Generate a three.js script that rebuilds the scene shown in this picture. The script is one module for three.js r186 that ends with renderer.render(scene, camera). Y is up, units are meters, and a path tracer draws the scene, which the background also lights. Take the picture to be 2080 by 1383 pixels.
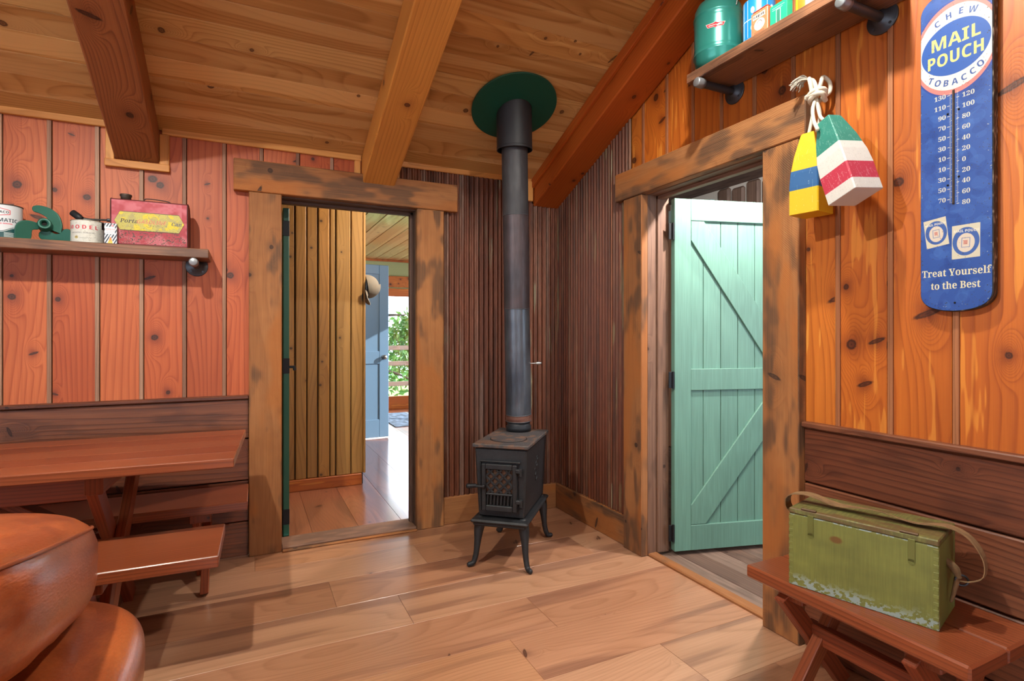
import * as THREE from 'three';
import { mergeGeometries } from 'three/addons/utils/BufferGeometryUtils.js';
import { RoundedBoxGeometry } from 'three/addons/geometries/RoundedBoxGeometry.js';

// ------------------------------------------------------------------ camera, sky, sun, exposure
const scene = new THREE.Scene();
const camera = new THREE.PerspectiveCamera(2 * Math.atan(691.5 / 1113) * 180 / Math.PI, 2080 / 1383, 0.05, 300);
camera.position.set(-1.982, 1.22, 3.367);
const YAW = 25.72 * Math.PI / 180;
camera.lookAt(-1.982 + Math.sin(YAW), 1.22, 3.367 - Math.cos(YAW));
camera.setViewOffset(2080, 1383, 0, 13.1, 2080, 1383);       // level camera, lens shifted a little
const renderer = new THREE.WebGLRenderer();
renderer.toneMapping = THREE.LinearToneMapping;
renderer.toneMappingExposure = 1.0;
renderer.shadowMap.enabled = true;
scene.background = new THREE.Color(0.74, 0.87, 1.0);
scene.backgroundIntensity = 6.5;
const sun = new THREE.DirectionalLight(new THREE.Color(1, 0.95, 0.88), 9);
sun.position.set(16, 8.4, 5); sun.target.position.set(0, 0, -3);
sun.castShadow = true;
Object.assign(sun.shadow.camera, { left: -12, right: 12, top: 12, bottom: -12, near: 0.5, far: 60 });
scene.add(sun, sun.target);

// ------------------------------------------------------------------ small helpers
let seedN = 7;
const rnd = () => { seedN = (seedN + 0x6d2b79f5) | 0; let t = Math.imul(seedN ^ (seedN >>> 15), 1 | seedN); t = (t + Math.imul(t ^ (t >>> 7), 61 | t)) ^ t; return ((t ^ (t >>> 14)) >>> 0) / 4294967296; };
const rr = (a, b) => a + (b - a) * rnd();
const V = (x, y, z) => new THREE.Vector3(x, y, z);
const clamp = (x, a, b) => Math.min(b, Math.max(a, x));
const ss = (a, b, x) => { const t = clamp((x - a) / (b - a), 0, 1); return t * t * (3 - 2 * t); };
const lerp = (a, b, t) => a + (b - a) * t;

const taken = new Map();
function numbered(name) { const n = taken.get(name) ?? 0; taken.set(name, n + 1); return n ? name + '_' + String(n).padStart(3, '0') : name; }
function sh(o) { o.castShadow = true; o.receiveShadow = true; return o; }
function obj(name, geo, mat, parent) { const m = sh(new THREE.Mesh(geo, mat)); m.name = parent ? name : numbered(name); (parent ?? scene).add(m); return m; }
function thing(name, label, category, pos = [0, 0, 0], turn = 0, group) {
  const o = new THREE.Group(); o.name = numbered(name); o.position.set(...pos); o.rotation.y = turn; scene.add(o);
  o.userData = { label, category }; if (group) o.userData.group = group; return o;
}
function tag(o, label, category, group, kind) { o.userData = { label, category }; if (group) o.userData.group = group; if (kind) o.userData.kind = kind; return o; }
function struct(name, label, category) { const o = new THREE.Group(); o.name = numbered(name); scene.add(o); o.userData = { kind: 'structure', label, category }; return o; }

// box from bounds with chamfered edges; grain runs along axis g; uv in metres over the texture's size
function bx(x0, x1, y0, y1, z0, z1, c = 0.002, g = 'y', T = [1, 2], o = [rnd() * T[0] * 0.7, rnd() * T[1]]) {
  const A = [(x1 - x0) / 2, (y1 - y0) / 2, (z1 - z0) / 2], C = [(x0 + x1) / 2, (y0 + y1) / 2, (z0 + z1) / 2];
  c = Math.min(c, A[0] * 0.9, A[1] * 0.9, A[2] * 0.9);
  const pos = [], nor = [], uv = [], gi = 'xyz'.indexOf(g);
  const P = (sx, sy, sz, k) => { const s = [sx, sy, sz]; return [0, 1, 2].map((i) => s[i] * (i === k ? A[i] : A[i] - c)); };
  const put = (pts, n, k) => {
    const e1 = V(...pts[1]).sub(V(...pts[0])), e2 = V(...pts[2]).sub(V(...pts[0]));
    if (e1.cross(e2).dot(V(...n)) < 0) pts.reverse();
    for (let i = 1; i + 1 < pts.length; i++) for (const p of [pts[0], pts[i], pts[i + 1]]) {
      pos.push(p[0] + C[0], p[1] + C[1], p[2] + C[2]); nor.push(...n);
      const others = [0, 1, 2].filter((i2) => i2 !== k);
      const al = k === gi ? others[1] : gi, ac = others.find((i2) => i2 !== al);
      uv.push((p[ac] + A[ac] + o[0] + (k === gi ? 0 : k * 0.013)) / T[0], (p[al] + A[al] + o[1]) / T[1]);
    }
  };
  for (let k = 0; k < 3; k++) for (const s of [-1, 1]) {
    const a = (k + 1) % 3, b = (k + 2) % 3, n = [0, 0, 0]; n[k] = s;
    put([[-1, -1], [1, -1], [1, 1], [-1, 1]].map(([p, q]) => { const t = []; t[k] = s; t[a] = p; t[b] = q; return P(...t, k); }), n, k);
    for (const s2 of [-1, 1]) {                                // edge between face k and face a
      const m = [0, 0, 0]; m[k] = s * Math.SQRT1_2; m[a] = s2 * Math.SQRT1_2;
      const q = (bb, kk) => { const t = []; t[k] = s; t[a] = s2; t[b] = bb; return P(...t, kk); };
      put([q(-1, k), q(1, k), q(1, a), q(-1, a)], m, k);
    }
  }
  for (const sx of [-1, 1]) for (const sy of [-1, 1]) for (const sz of [-1, 1]) put([P(sx, sy, sz, 0), P(sx, sy, sz, 1), P(sx, sy, sz, 2)], [sx, sy, sz].map((v) => v / Math.sqrt(3)), 0);
  const geo = new THREE.BufferGeometry();
  geo.setAttribute('position', new THREE.Float32BufferAttribute(pos, 3));
  geo.setAttribute('normal', new THREE.Float32BufferAttribute(nor, 3));
  geo.setAttribute('uv', new THREE.Float32BufferAttribute(uv, 2));
  return geo;
}
const warp = (geo, f) => { const p = geo.attributes.position; for (let i = 0; i < p.count; i++) { const q = f(p.getX(i), p.getY(i), p.getZ(i)); p.setXYZ(i, ...q); } return geo; };
const merge = (list) => mergeGeometries(list.map((g) => { const n = g.index ? g.toNonIndexed() : g; for (const k of Object.keys(n.attributes)) if (!['position', 'normal', 'uv'].includes(k)) n.deleteAttribute(k); return n; }));
const mv = (g, x, y, z) => g.translate(x, y, z);
// tube along points with a radius that may change; flat = height over width of the section
function tube(pts, r, seg = 24, rad = 10, flat = 1) {
  const c = new THREE.CatmullRomCurve3(pts.map((p) => V(...p))), R = Array.isArray(r) ? r : [r, r];
  const g = new THREE.TubeGeometry(c, seg, 1, rad, false), p = g.attributes.position, n = g.attributes.normal;
  for (let i = 0; i <= seg; i++) {
    const t = i / seg * (R.length - 1), k = Math.min(R.length - 2, Math.floor(t)), q = lerp(R[k], R[k + 1], t - k), ctr = c.getPointAt(i / seg);
    for (let j = 0; j <= rad; j++) { const id = i * (rad + 1) + j; p.setXYZ(id, ctr.x + n.getX(id) * q, ctr.y + n.getY(id) * q * flat, ctr.z + n.getZ(id) * q); }
  }
  const caps = [];
  for (const e of [0, 1]) { const s = new THREE.SphereGeometry(R[e ? R.length - 1 : 0], rad, 6); const q = c.getPointAt(e); s.scale(1, flat, 1); s.translate(q.x, q.y, q.z); caps.push(s); }
  return merge([g, ...caps]);
}
const lathe = (pts, seg = 40) => new THREE.LatheGeometry(pts.map(([x, y]) => new THREE.Vector2(x, y)), seg);
const cyl = (r0, r1, h, seg = 32, open = false) => new THREE.CylinderGeometry(r1, r0, h, seg, 1, open);
function extr(pts, depth, bevel = 0.002, seg = 1) {
  const s = pts.getPoints ? pts : new THREE.Shape(pts.map(([x, y]) => new THREE.Vector2(x, y)));
  return new THREE.ExtrudeGeometry(s, { depth, bevelEnabled: bevel > 0, bevelThickness: bevel, bevelSize: bevel, bevelSegments: seg, curveSegments: 20 });
}
// a bar of square section from a to b, in the plane given by its width axis
function bar(a, b, w, t, wAxis, T = [1, 2], c = 0.003) {
  const A = V(...a), B = V(...b), L = A.distanceTo(B), g = bx(-w / 2, w / 2, 0, L, -t / 2, t / 2, c, 'y', T);
  const y = B.clone().sub(A).normalize(), x = V(...wAxis).addScaledVector(y, -V(...wAxis).dot(y)).normalize(), z = x.clone().cross(y);
  return g.applyMatrix4(new THREE.Matrix4().makeBasis(x, y, z).setPosition(A));
}

// ------------------------------------------------------------------ procedural textures
const perm = new Float32Array(65536); { for (let i = 0; i < 65536; i++) perm[i] = rnd(); }
const hsh = (i, j) => perm[((i * 374761 + j * 668265 + ((i * j) & 1023) * 31) ^ ((i >> 3) * 9151)) & 65535];
function vn(x, y, py) {                                         // value noise, repeating after py cells along y
  const i = Math.floor(x), j = Math.floor(y), fx = x - i, fy = y - j, u = fx * fx * (3 - 2 * fx), v = fy * fy * (3 - 2 * fy);
  const j0 = ((j % py) + py) % py, j1 = (j0 + 1) % py;
  const a = hsh(i, j0), b = hsh(i + 1, j0), c = hsh(i, j1), d = hsh(i + 1, j1);
  return a + (b - a) * u + (c - a) * v + (a - b - c + d) * u * v;
}
const fb = (x, y, py) => (vn(x, y, py) * 0.55 + vn(x * 2.03 + 17, y * 2, py * 2) * 0.29 + vn(x * 4.1 + 51, y * 4, py * 4) * 0.16);
const hex = (h) => [(h >> 16) & 255, (h >> 8) & 255, h & 255];
function dataTex(data, W, H, srgb) {
  const t = new THREE.DataTexture(data, W, H, THREE.RGBAFormat); t.wrapS = t.wrapT = THREE.RepeatWrapping; t.magFilter = THREE.LinearFilter; t.minFilter = THREE.LinearMipmapLinearFilter; t.generateMipmaps = true;
  if (srgb) t.colorSpace = THREE.SRGBColorSpace; t.needsUpdate = true; return t;
}
function wood(o) {
  const { W = 640, H = 1280, tw = 1, th = 2, seed = 1 } = o, n = W * H, s = seed * 37.7;
  const [c0, c1, c2] = o.c.map(hex), kc = hex(o.knotColor ?? 0x2a1710);
  const wp = new Float32Array(n), core = new Float32Array(n), halo = new Float32Array(n);
  for (let k = 0; k < (o.knots ?? 0); k++) {
    const kx = rnd() * tw, ky = rnd() * th, r = lerp(o.kr?.[0] ?? 0.006, o.kr?.[1] ?? 0.014, Math.pow(rnd(), 1.6)), spike = rnd() < 0.28, as = spike ? rr(0.08, 0.2) : rr(0.6, 1.1), tilt = spike ? rr(-4, 4) : rr(-0.5, 0.5), side = rnd() < 0.5 ? 1 : -1;
    const ex = Math.ceil(r * 7 / tw * W), ey = Math.ceil(r * 16 / th * H), pi = Math.round(kx / tw * W), pj = Math.round(ky / th * H);
    for (let dj = -ey; dj <= ey; dj++) { const j = ((pj + dj) % H + H) % H; for (let di = -ex; di <= ex; di++) {
      const i = pi + di; if (i < 0 || i >= W) continue;
      const x = di / W * tw / r, y = dj / H * th / r, id = j * W + i, xx = x + y * tilt * 0.15;
      wp[id] += Math.exp(-(x * x / 6 + y * y / 30)) * (o.knotWarp ?? 4.2);
      const yy = spike ? y + x * 0.35 * side : y, d = Math.sqrt((spike ? x * x : xx * xx) * as + yy * yy * (spike ? 1.8 : 0.85)) + (hsh(i >> 2, j >> 2) - 0.5) * 0.12;
      core[id] = Math.max(core[id], ss(1.12, 0.72, d) * (0.8 + 0.2 * Math.cos(d * 9)));
      const hx = x - side * Math.abs(y) * 0.25;
      halo[id] = Math.max(halo[id], Math.exp(-(hx * hx / 4.5 + y * y / 7)) * 0.9);
    } }
  }
  const col = new Uint8Array(n * 4), bmp = new Uint8Array(n * 4);
  const rF = o.ringF ?? 34, rK = o.ringK ?? 0.35, fK = o.fiberK ?? 0.22, mK = o.mottK ?? 0.4;
  for (let j = 0; j < H; j++) for (let i = 0; i < W; i++) {
    const x = i / W * tw, y = j / H * th, id = j * W + i, q = id * 4;
    const w = fb(x * 2.6 + s, y * 0.5, 0.5 * th) * (o.warp ?? 5) + vn(x * 14 + s, y * 2, 2 * th) * 0.35 + wp[id];
    const R = x * rF + w * 2.2, f = R - Math.floor(R);
    const ring = f < 0.86 ? Math.pow(f / 0.86, 3.6) : 1 - ss(0.86, 1, f);
    const fib = vn(x * 620 + s, y * 9, 9 * th) * 0.6 + vn(x * 210 + s, y * 4, 4 * th) * 0.4;
    const mot = fb(x * 5 + s * 2, y * 1.5, 1.5 * th);
    let t = ring * rK + (fib - 0.5) * fK * 2 + (mot - 0.5) * mK * 2 + 0.3;
    let dk = halo[id] * (o.haloK ?? 0.45), pale = 0;
    if (o.streak) dk = Math.max(dk, ss(o.streak[0], o.streak[1], fb(x * 13 + s * 3, y * 1, th)) * o.streak[2] * (0.6 + 0.4 * fib));
    if (o.patch) { dk = Math.max(dk, ss(o.patch[0], o.patch[1], fb(x * 14 + s, y * 5, 5 * th)) * o.patch[2] * (0.55 + 0.45 * fib)); }
    if (o.flash) pale = ss(0.70, 0.76, fb(x * 34 + s * 7, y * 3, 3 * th)) * o.flash;
    if (o.pale) pale = ss(o.pale[0], o.pale[1], fb(x * (o.paleF?.[0] ?? 7) + s * 5 + wp[id] * 0.1, y * (o.paleF?.[1] ?? 2), (o.paleF?.[1] ?? 2) * th)) * o.pale[2];
    let saw = 0;
    if (o.saw) { const ph = (x * 0.75 + y * 0.66 + 0.06 * vn(x * 4 + s, y * 3, 3 * th)) * o.saw; saw = (Math.sin(ph * 6.283) * 0.5 + 0.5) * vn(x * 30 + s, y * 30, 30 * th); t += (saw - 0.25) * 0.22; }
    t = clamp(t, 0, 1);
    const k = core[id];
    for (let b = 0; b < 3; b++) {
      let v = lerp(c0[b], c1[b], t); v = lerp(v, c2[b], clamp(dk, 0, 0.95)); if (pale) v = lerp(v, hex(o.paleColor)[b], pale); v = lerp(v, kc[b], k * 0.88);
      col[q + b] = v;
    }
    col[q + 3] = 255;
    const h = clamp(0.62 - ring * 0.3 - (fib - 0.5) * 0.5 - k * 0.25 + (o.saw ? saw * 0.6 : 0), 0, 1) * 255;
    bmp[q] = bmp[q + 1] = bmp[q + 2] = h; bmp[q + 3] = 255;
  }
  return { map: dataTex(col, W, H, true), bump: dataTex(bmp, W, H, false), T: [tw, th] };
}
function noiseTex(W, H, f) {                                     // f(u,v) -> [r,g,b] 0..255
  const d = new Uint8Array(W * H * 4);
  for (let j = 0; j < H; j++) for (let i = 0; i < W; i++) { const c = f(i / W, j / H); const q = (j * W + i) * 4; d[q] = clamp(c[0], 0, 255); d[q + 1] = clamp(c[1], 0, 255); d[q + 2] = clamp(c[2], 0, 255); d[q + 3] = 255; }
  return dataTex(d, W, H, true);
}
function canvasTex(w, h, draw) {
  const c = document.createElement('canvas'); c.width = w; c.height = h; const g = c.getContext('2d'); draw(g, w, h);
  const t = new THREE.CanvasTexture(c); t.colorSpace = THREE.SRGBColorSpace; t.anisotropy = 8; return t;
}
const speck = (g, w, h, n, cols, r0, r1, f = () => true) => { for (let i = 0; i < n; i++) { const x = rnd() * w, y = rnd() * h; if (!f(x / w, y / h)) continue; g.fillStyle = cols[Math.floor(rnd() * cols.length)]; g.beginPath(); g.ellipse(x, y, rr(r0, r1), rr(r0, r1), rnd() * 3, 0, 7); g.fill(); } };

const faint = (g, x, y, w, h, color) => { g.fillStyle = color; for (let p = 0; p < w;) { const a = rr(0.25, 0.6) * h, gap = rnd() < 0.2 ? h * 0.7 : h * 0.22; g.fillRect(x + p, y + rr(0, 0.12) * h, a, h * rr(0.75, 0.95)); p += a + gap; } };   // small print too worn to read
const std = (o) => new THREE.MeshStandardMaterial(o);
const phy = (o) => new THREE.MeshPhysicalMaterial(o);
const wm = (w, o = {}) => { const { tint = 0xffffff, rough = 0.55, bump = 0.0006, ...rest } = o; return phy({ map: w.map, bumpMap: w.bump, bumpScale: bump, color: tint, roughness: rough, ...rest }); };
const variants = (w, tints, o) => tints.map((tint) => wm(w, { ...o, tint }));
const pick = (a) => a[Math.floor(rnd() * a.length)];

const W = {
  cedar: wood({ W: 1024, H: 2048, seed: 1, c: [0xcc7040, 0x9c4622, 0x64281a], knots: 36, kr: [0.005, 0.019], knotColor: 0x33201c, ringF: 34, ringK: 0.5, fiberK: 0.2, mottK: 0.34, haloK: 0.62, warp: 4.5 }),
  amber: wood({ W: 1024, H: 2048, seed: 2, c: [0xcc762a, 0x9c4e18, 0x5e260e], knots: 30, kr: [0.007, 0.02], knotColor: 0x36190f, ringF: 26, ringK: 0.5, fiberK: 0.16, mottK: 0.36, haloK: 0.6, warp: 5, flash: 0.55, paleColor: 0xeaa648 }),
  ceil: wood({ W: 1024, H: 2048, seed: 3, c: [0xd8ac6c, 0xa87a40, 0x8a5e2e], knots: 15, kr: [0.006, 0.015], knotColor: 0x4a2e18, ringF: 18, ringK: 0.5, fiberK: 0.16, mottK: 0.2, haloK: 0.35, warp: 8, paleF: [13, 0.5], pale: [0.56, 0.66, 0.6], paleColor: 0xeaca92 }),
  fir: wood({ seed: 4, c: [0xb87a48, 0x7c4a2a, 0x56290f], knots: 13, kr: [0.009, 0.018], knotColor: 0x2c160e, ringF: 60, ringK: 0.6, fiberK: 0.16, mottK: 0.22, warp: 7 }),
  firL: wood({ seed: 14, c: [0xe09c48, 0xb4702e, 0x7c441c], knots: 13, kr: [0.007, 0.014], knotColor: 0x4a220e, ringF: 50, ringK: 0.4, fiberK: 0.2, mottK: 0.3, warp: 3 }),
  rough: wood({ W: 1024, H: 2048, seed: 5, c: [0xb8804e, 0x8a5a32, 0x4c3a2e], knots: 8, kr: [0.008, 0.016], ringF: 12, ringK: 0.2, fiberK: 0.26, mottK: 0.5, saw: 170, patch: [0.5, 0.72, 0.75], pale: [0.54, 0.7, 0.6], paleColor: 0xb87030, knotColor: 0x33221a }),
  dado: wood({ seed: 6, c: [0x8c5538, 0x5a3222, 0x3a2018], knots: 8, kr: [0.006, 0.011], ringF: 50, ringK: 0.6, fiberK: 0.22, mottK: 0.3, warp: 8, patch: [0.56, 0.76, 0.45] }),
  floor: wood({ W: 1024, H: 2048, seed: 7, c: [0xc49676, 0x9c7052, 0x603f34], knots: 9, kr: [0.005, 0.011], ringF: 22, ringK: 0.34, fiberK: 0.24, mottK: 0.34, warp: 9, streak: [0.52, 0.74, 0.46], knotColor: 0x4e3024, haloK: 0.45 }),
  red: wood({ seed: 8, c: [0x9c5230, 0x6a331d, 0x462012], knots: 5, kr: [0.005, 0.009], ringF: 70, ringK: 0.55, fiberK: 0.22, mottK: 0.3, warp: 6, knotColor: 0x2a120a }),
  pine: wood({ seed: 9, c: [0xb08446, 0x86602e, 0x5c3f20], knots: 14, kr: [0.006, 0.011], ringF: 26, ringK: 0.45, fiberK: 0.18, mottK: 0.3, knotColor: 0x30200f, W: 512, H: 1024 }),
  grey: wood({ seed: 10, c: [0x8a7264, 0x5e4a40, 0x3e302a], knots: 6, kr: [0.006, 0.01], ringF: 40, ringK: 0.3, fiberK: 0.35, mottK: 0.4, patch: [0.52, 0.72, 0.4], W: 512, H: 1024 }),
  shelf: wood({ seed: 11, c: [0x9a6a4a, 0x604030, 0x3a2820], knots: 4, kr: [0.005, 0.009], ringF: 60, ringK: 0.35, fiberK: 0.34, mottK: 0.4, patch: [0.54, 0.74, 0.5], W: 512, H: 1024 }),
  batten: wood({ seed: 12, c: [0xb98f74, 0x876650, 0x6a5242], knots: 0, ringF: 90, ringK: 0.5, fiberK: 0.35, mottK: 0.4, W: 512, H: 1024 }),
};
const M = {
  cedar: variants(W.cedar, [0xffffff, 0xf4e6e0, 0xfff0e4, 0xe8dcd8], { rough: 0.5, bump: 0.0004 }),
  amber: variants(W.amber, [0xffffff, 0xf2e4d8, 0xfff2e0, 0xe6d6cc], { rough: 0.45, bump: 0.0004 }),
  ceil: variants(W.ceil, [0xffffff, 0xf2e4d4, 0xfff0dc, 0xe4d2be, 0xf6e8dc], { rough: 0.6, bump: 0.0003 }),
  firDark: wm(W.fir, { tint: 0xe6d6cc, rough: 0.5, bump: 0.0012 }),
  firRed: wm(W.firL, { tint: 0xd89c74, rough: 0.5, bump: 0.0006 }),
  firLight: wm(W.firL, { tint: 0xffffff, rough: 0.5, bump: 0.0005 }),
  rough: variants(W.rough, [0xe8e0d8, 0xdcd2ca, 0xece2d6], { rough: 0.75, bump: 0.0012 }),
  dado: variants(W.dado, [0xffffff, 0xe8dcd8, 0xf6ece6], { rough: 0.42, bump: 0.0008 }),
  floor: variants(W.floor, [0xffffff, 0xf3e9e4, 0xfff6ea, 0xe9ddd6], { rough: 0.36, bump: 0.00012, clearcoat: 0.6, clearcoatRoughness: 0.2 }),
  red: variants(W.red, [0xffffff, 0xf0e2dc], { rough: 0.3, bump: 0.0003 }),
  redLight: wm(W.red, { tint: 0xffe8d0, rough: 0.5, bump: 0.0004 }),
  pine: variants(W.pine, [0xffffff, 0xeee2d4, 0xfff0dc], { rough: 0.5, bump: 0.0004 }),
  hallFloor: variants(W.floor, [0xd8b4a4, 0xccaa9c], { rough: 0.3, bump: 0.0004, clearcoat: 1, clearcoatRoughness: 0.14 }),
  grey: variants(W.grey, [0xffffff, 0xe6dcd8, 0xf4f0ec], { rough: 0.6, bump: 0.0008 }),
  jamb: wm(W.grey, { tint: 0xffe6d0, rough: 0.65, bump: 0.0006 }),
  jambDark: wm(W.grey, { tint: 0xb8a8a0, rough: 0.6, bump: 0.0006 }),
  shelf: wm(W.shelf, { rough: 0.45, bump: 0.0008 }),
  batten: variants(W.batten, [0xffffff, 0xe6dad2, 0xd4c8c4], { rough: 0.6, bump: 0.0005 }),
  battenR: variants(W.batten, [0xf2c89c, 0xe0b488], { rough: 0.6, bump: 0.0005 }),
  trim: wm(W.ceil, { tint: 0xffdcb0, rough: 0.55, bump: 0.0004 }),
  black: std({ color: 0x15161a, roughness: 0.5, metalness: 0.3 }),
  iron: std({ color: 0x2b2d31, roughness: 0.52, metalness: 0.25 }),
  steel: std({ color: 0x9a9a98, roughness: 0.35, metalness: 0.9 }),
  pipeIron: std({ color: 0x4a4d52, roughness: 0.4, metalness: 0.7 }),
  dark: std({ color: 0x120d0a, roughness: 0.9 }),
  wallCore: std({ color: 0x4a3426, roughness: 0.9 }),
  white: std({ color: 0xd8d4cc, roughness: 0.6 }),
};
const sealed = std({ color: 0x8f857a, roughness: 0.9 });

// ------------------------------------------------------------------ the main room
const RX = -5.6, RZ = 7.2, SL = 0.42, CE = 2.28, AN = Math.atan(SL), CA = Math.cos(AN);
const ceilY = (z) => z <= RZ / 2 ? CE + SL * z : CE + SL * (RZ - z);

// floor: laminate planks in rows along x
{
  const f = struct('floor', 'brown laminate plank floor with staggered end joints', 'floor');
  obj('subfloor', bx(RX - 0.15, 0.0, -0.12, -0.014, 0.0, RZ + 0.15, 0), M.wallCore, f);
  const starts = { 0: -1.95, 1: -2.5, 2: -1.625, 3: -1.352, 4: -0.82, 5: -1.04, 6: -1.9 };
  for (let k = -1; k < 16; k++) {
    const z0 = 0.54 + (k - 2) * 0.2835 + 0.0, z1 = z0 + 0.2835;
    const za = Math.max(z0, 0.0), zb = Math.min(z1, 4.6); if (zb - za < 0.02) continue;
    const st = starts[k] ?? rr(-2.4, -1.1), js = [RX]; for (let x = st - 4 * 1.38; x < 0; x += 1.38) if (x > RX + 0.15 && x < -0.1) js.push(x); js.push(0);
    for (let i = 0; i + 1 < js.length; i++) obj('floor_plank', bx(js[i] + 0.0004, js[i + 1] - 0.0004, -0.014, 0, za + 0.0004, zb - 0.0004, 0.0009, 'x', W.floor.T), pick(M.floor), f);
  }
  obj('floor_far', bx(RX, 0, -0.014, 0, 4.6, RZ, 0.001, 'x', W.floor.T), M.floor[0], f);
}
// ceiling: boards along x on the slope, then the far slope behind the camera
{
  const c = struct('ceiling', 'sloped ceiling of knotty tongue and groove boards', 'ceiling');
  const grp = new THREE.Group(); grp.name = 'near_slope'; grp.position.set(0, CE, 0); grp.rotation.x = -AN; c.add(grp);
  const L = RZ / 2 / CA;
  obj('roof_deck', bx(RX - 0.2, 0.2, 0.02, 0.1, -0.22, L + 0.02, 0), M.wallCore, grp);
  const bw = 0.122;
  for (let k = 0; k * bw < L; k++) {
    const s0 = k * bw, s1 = Math.min(L, s0 + bw); let x = RX; const cut = [RX];
    while (true) { x += rr(1.2, 2.2) + (cut.length > 1 ? 9 : 0); if (x > -3.4) break; cut.push(x); } cut.push(0.0);
    for (let i = 0; i + 1 < cut.length; i++) obj('ceiling_board', bx(cut[i], cut[i + 1], 0, 0.02, s0 + 0.0005, s1 - 0.0005, 0.0018, 'x', W.ceil.T), pick(M.ceil), grp);
  }
  const far = new THREE.Group(); far.name = 'far_slope'; far.position.set(0, CE, RZ); far.rotation.x = AN; c.add(far);
  obj('ceiling_far', bx(RX - 0.2, 0.2, 0, 0.1, -L - 0.02, 0.22, 0, 'x', W.ceil.T), M.ceil[1], far);
}
// beams under the slope
{
  const beam = (x0, x1, mat, label) => {
    const o = thing('ceiling_beam', label, 'beam', [0, CE, 0]); o.rotation.x = -AN;
    obj('timber', bx(x0, x1, -0.166, -0.001, -0.06, RZ / 2 / CA - 0.08, 0.006, 'z', W.fir.T), mat, o); return o;
  };
  beam(-2.587, -2.397, M.firDark, 'dark brown knotty ceiling beam above the wall shelf');
  beam(-1.367, -1.175, M.firLight, 'orange fir ceiling beam ending over the left door header');
  const r = beam(-0.2, -0.004, M.firRed, 'orange rafter running up along the right wall beside the stove pipe');
  obj('moulding', bx(-0.222, -0.2, -0.06, -0.002, 0.0, RZ / 2 / CA - 0.08, 0.003, 'z', W.fir.T), M.firRed, r);
  beam(-3.81, -3.62, M.firDark, 'dark brown ceiling beam left of the picture');
}
// left wall (z = 0), boards with battens above a dado
const LB = [-3.97, -3.783, -3.597, -3.408, -3.22, -3.034, -2.85, -2.661, -2.476, -2.286, -2.099, -1.915, -1.725, -1.538];
{
  const w = struct('wall_left', 'red cedar board and batten wall above a dark plank dado', 'wall');
  for (const b of [[RX - 0.15, -1.85, -0.02, 2.3], [-0.996, 0.14, -0.02, 2.3], [-1.85, -0.996, 2.03, 2.3]]) obj('wall_core', bx(b[0], b[1], b[2] < 0 ? 0 : b[2], b[3], -0.14, -0.02, 0), M.wallCore, w);
  obj('wall_far_part', bx(RX, LB[0], 0, 2.28, -0.02, 0, 0.001, 'y', W.cedar.T), M.cedar[0], w);
  for (let i = 0; i < LB.length; i++) {
    const x0 = LB[i] + 0.012, x1 = i + 1 < LB.length ? LB[i + 1] - 0.009 : -1.36, above = x0 > -1.97;
    obj('board', bx(x0, x1, above ? 2.05 : 0.88, 2.279, -0.02, 0, 0.0012, 'y', W.cedar.T), pick(M.cedar), w);
    obj('batten', bx(LB[i] - 0.009, LB[i] + 0.0085, above ? 2.05 : 0.88, 2.275, -0.02, 0.0055, 0.0015, 'y', W.batten.T), pick(M.batten), w);
  }
  const ys = [0.0, 0.19, 0.415, 0.644, 0.864];
  for (let i = 0; i < 4; i++) obj('dado_plank', bx(RX, -1.979, ys[i] + 0.003, ys[i + 1] - 0.003, -0.02, 0.016, 0.004, 'x', W.dado.T), M.dado[i % 3], w);
  obj('dado_cap', bx(RX, -1.979, 0.864, 0.885, -0.02, 0.034, 0.004, 'x', W.dado.T), M.dado[1], w);
  obj('upper_board', bx(-1.36, -1.12, 2.05, 2.279, -0.02, 0, 0.001, 'y', W.cedar.T), M.cedar[1], w);
}
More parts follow.
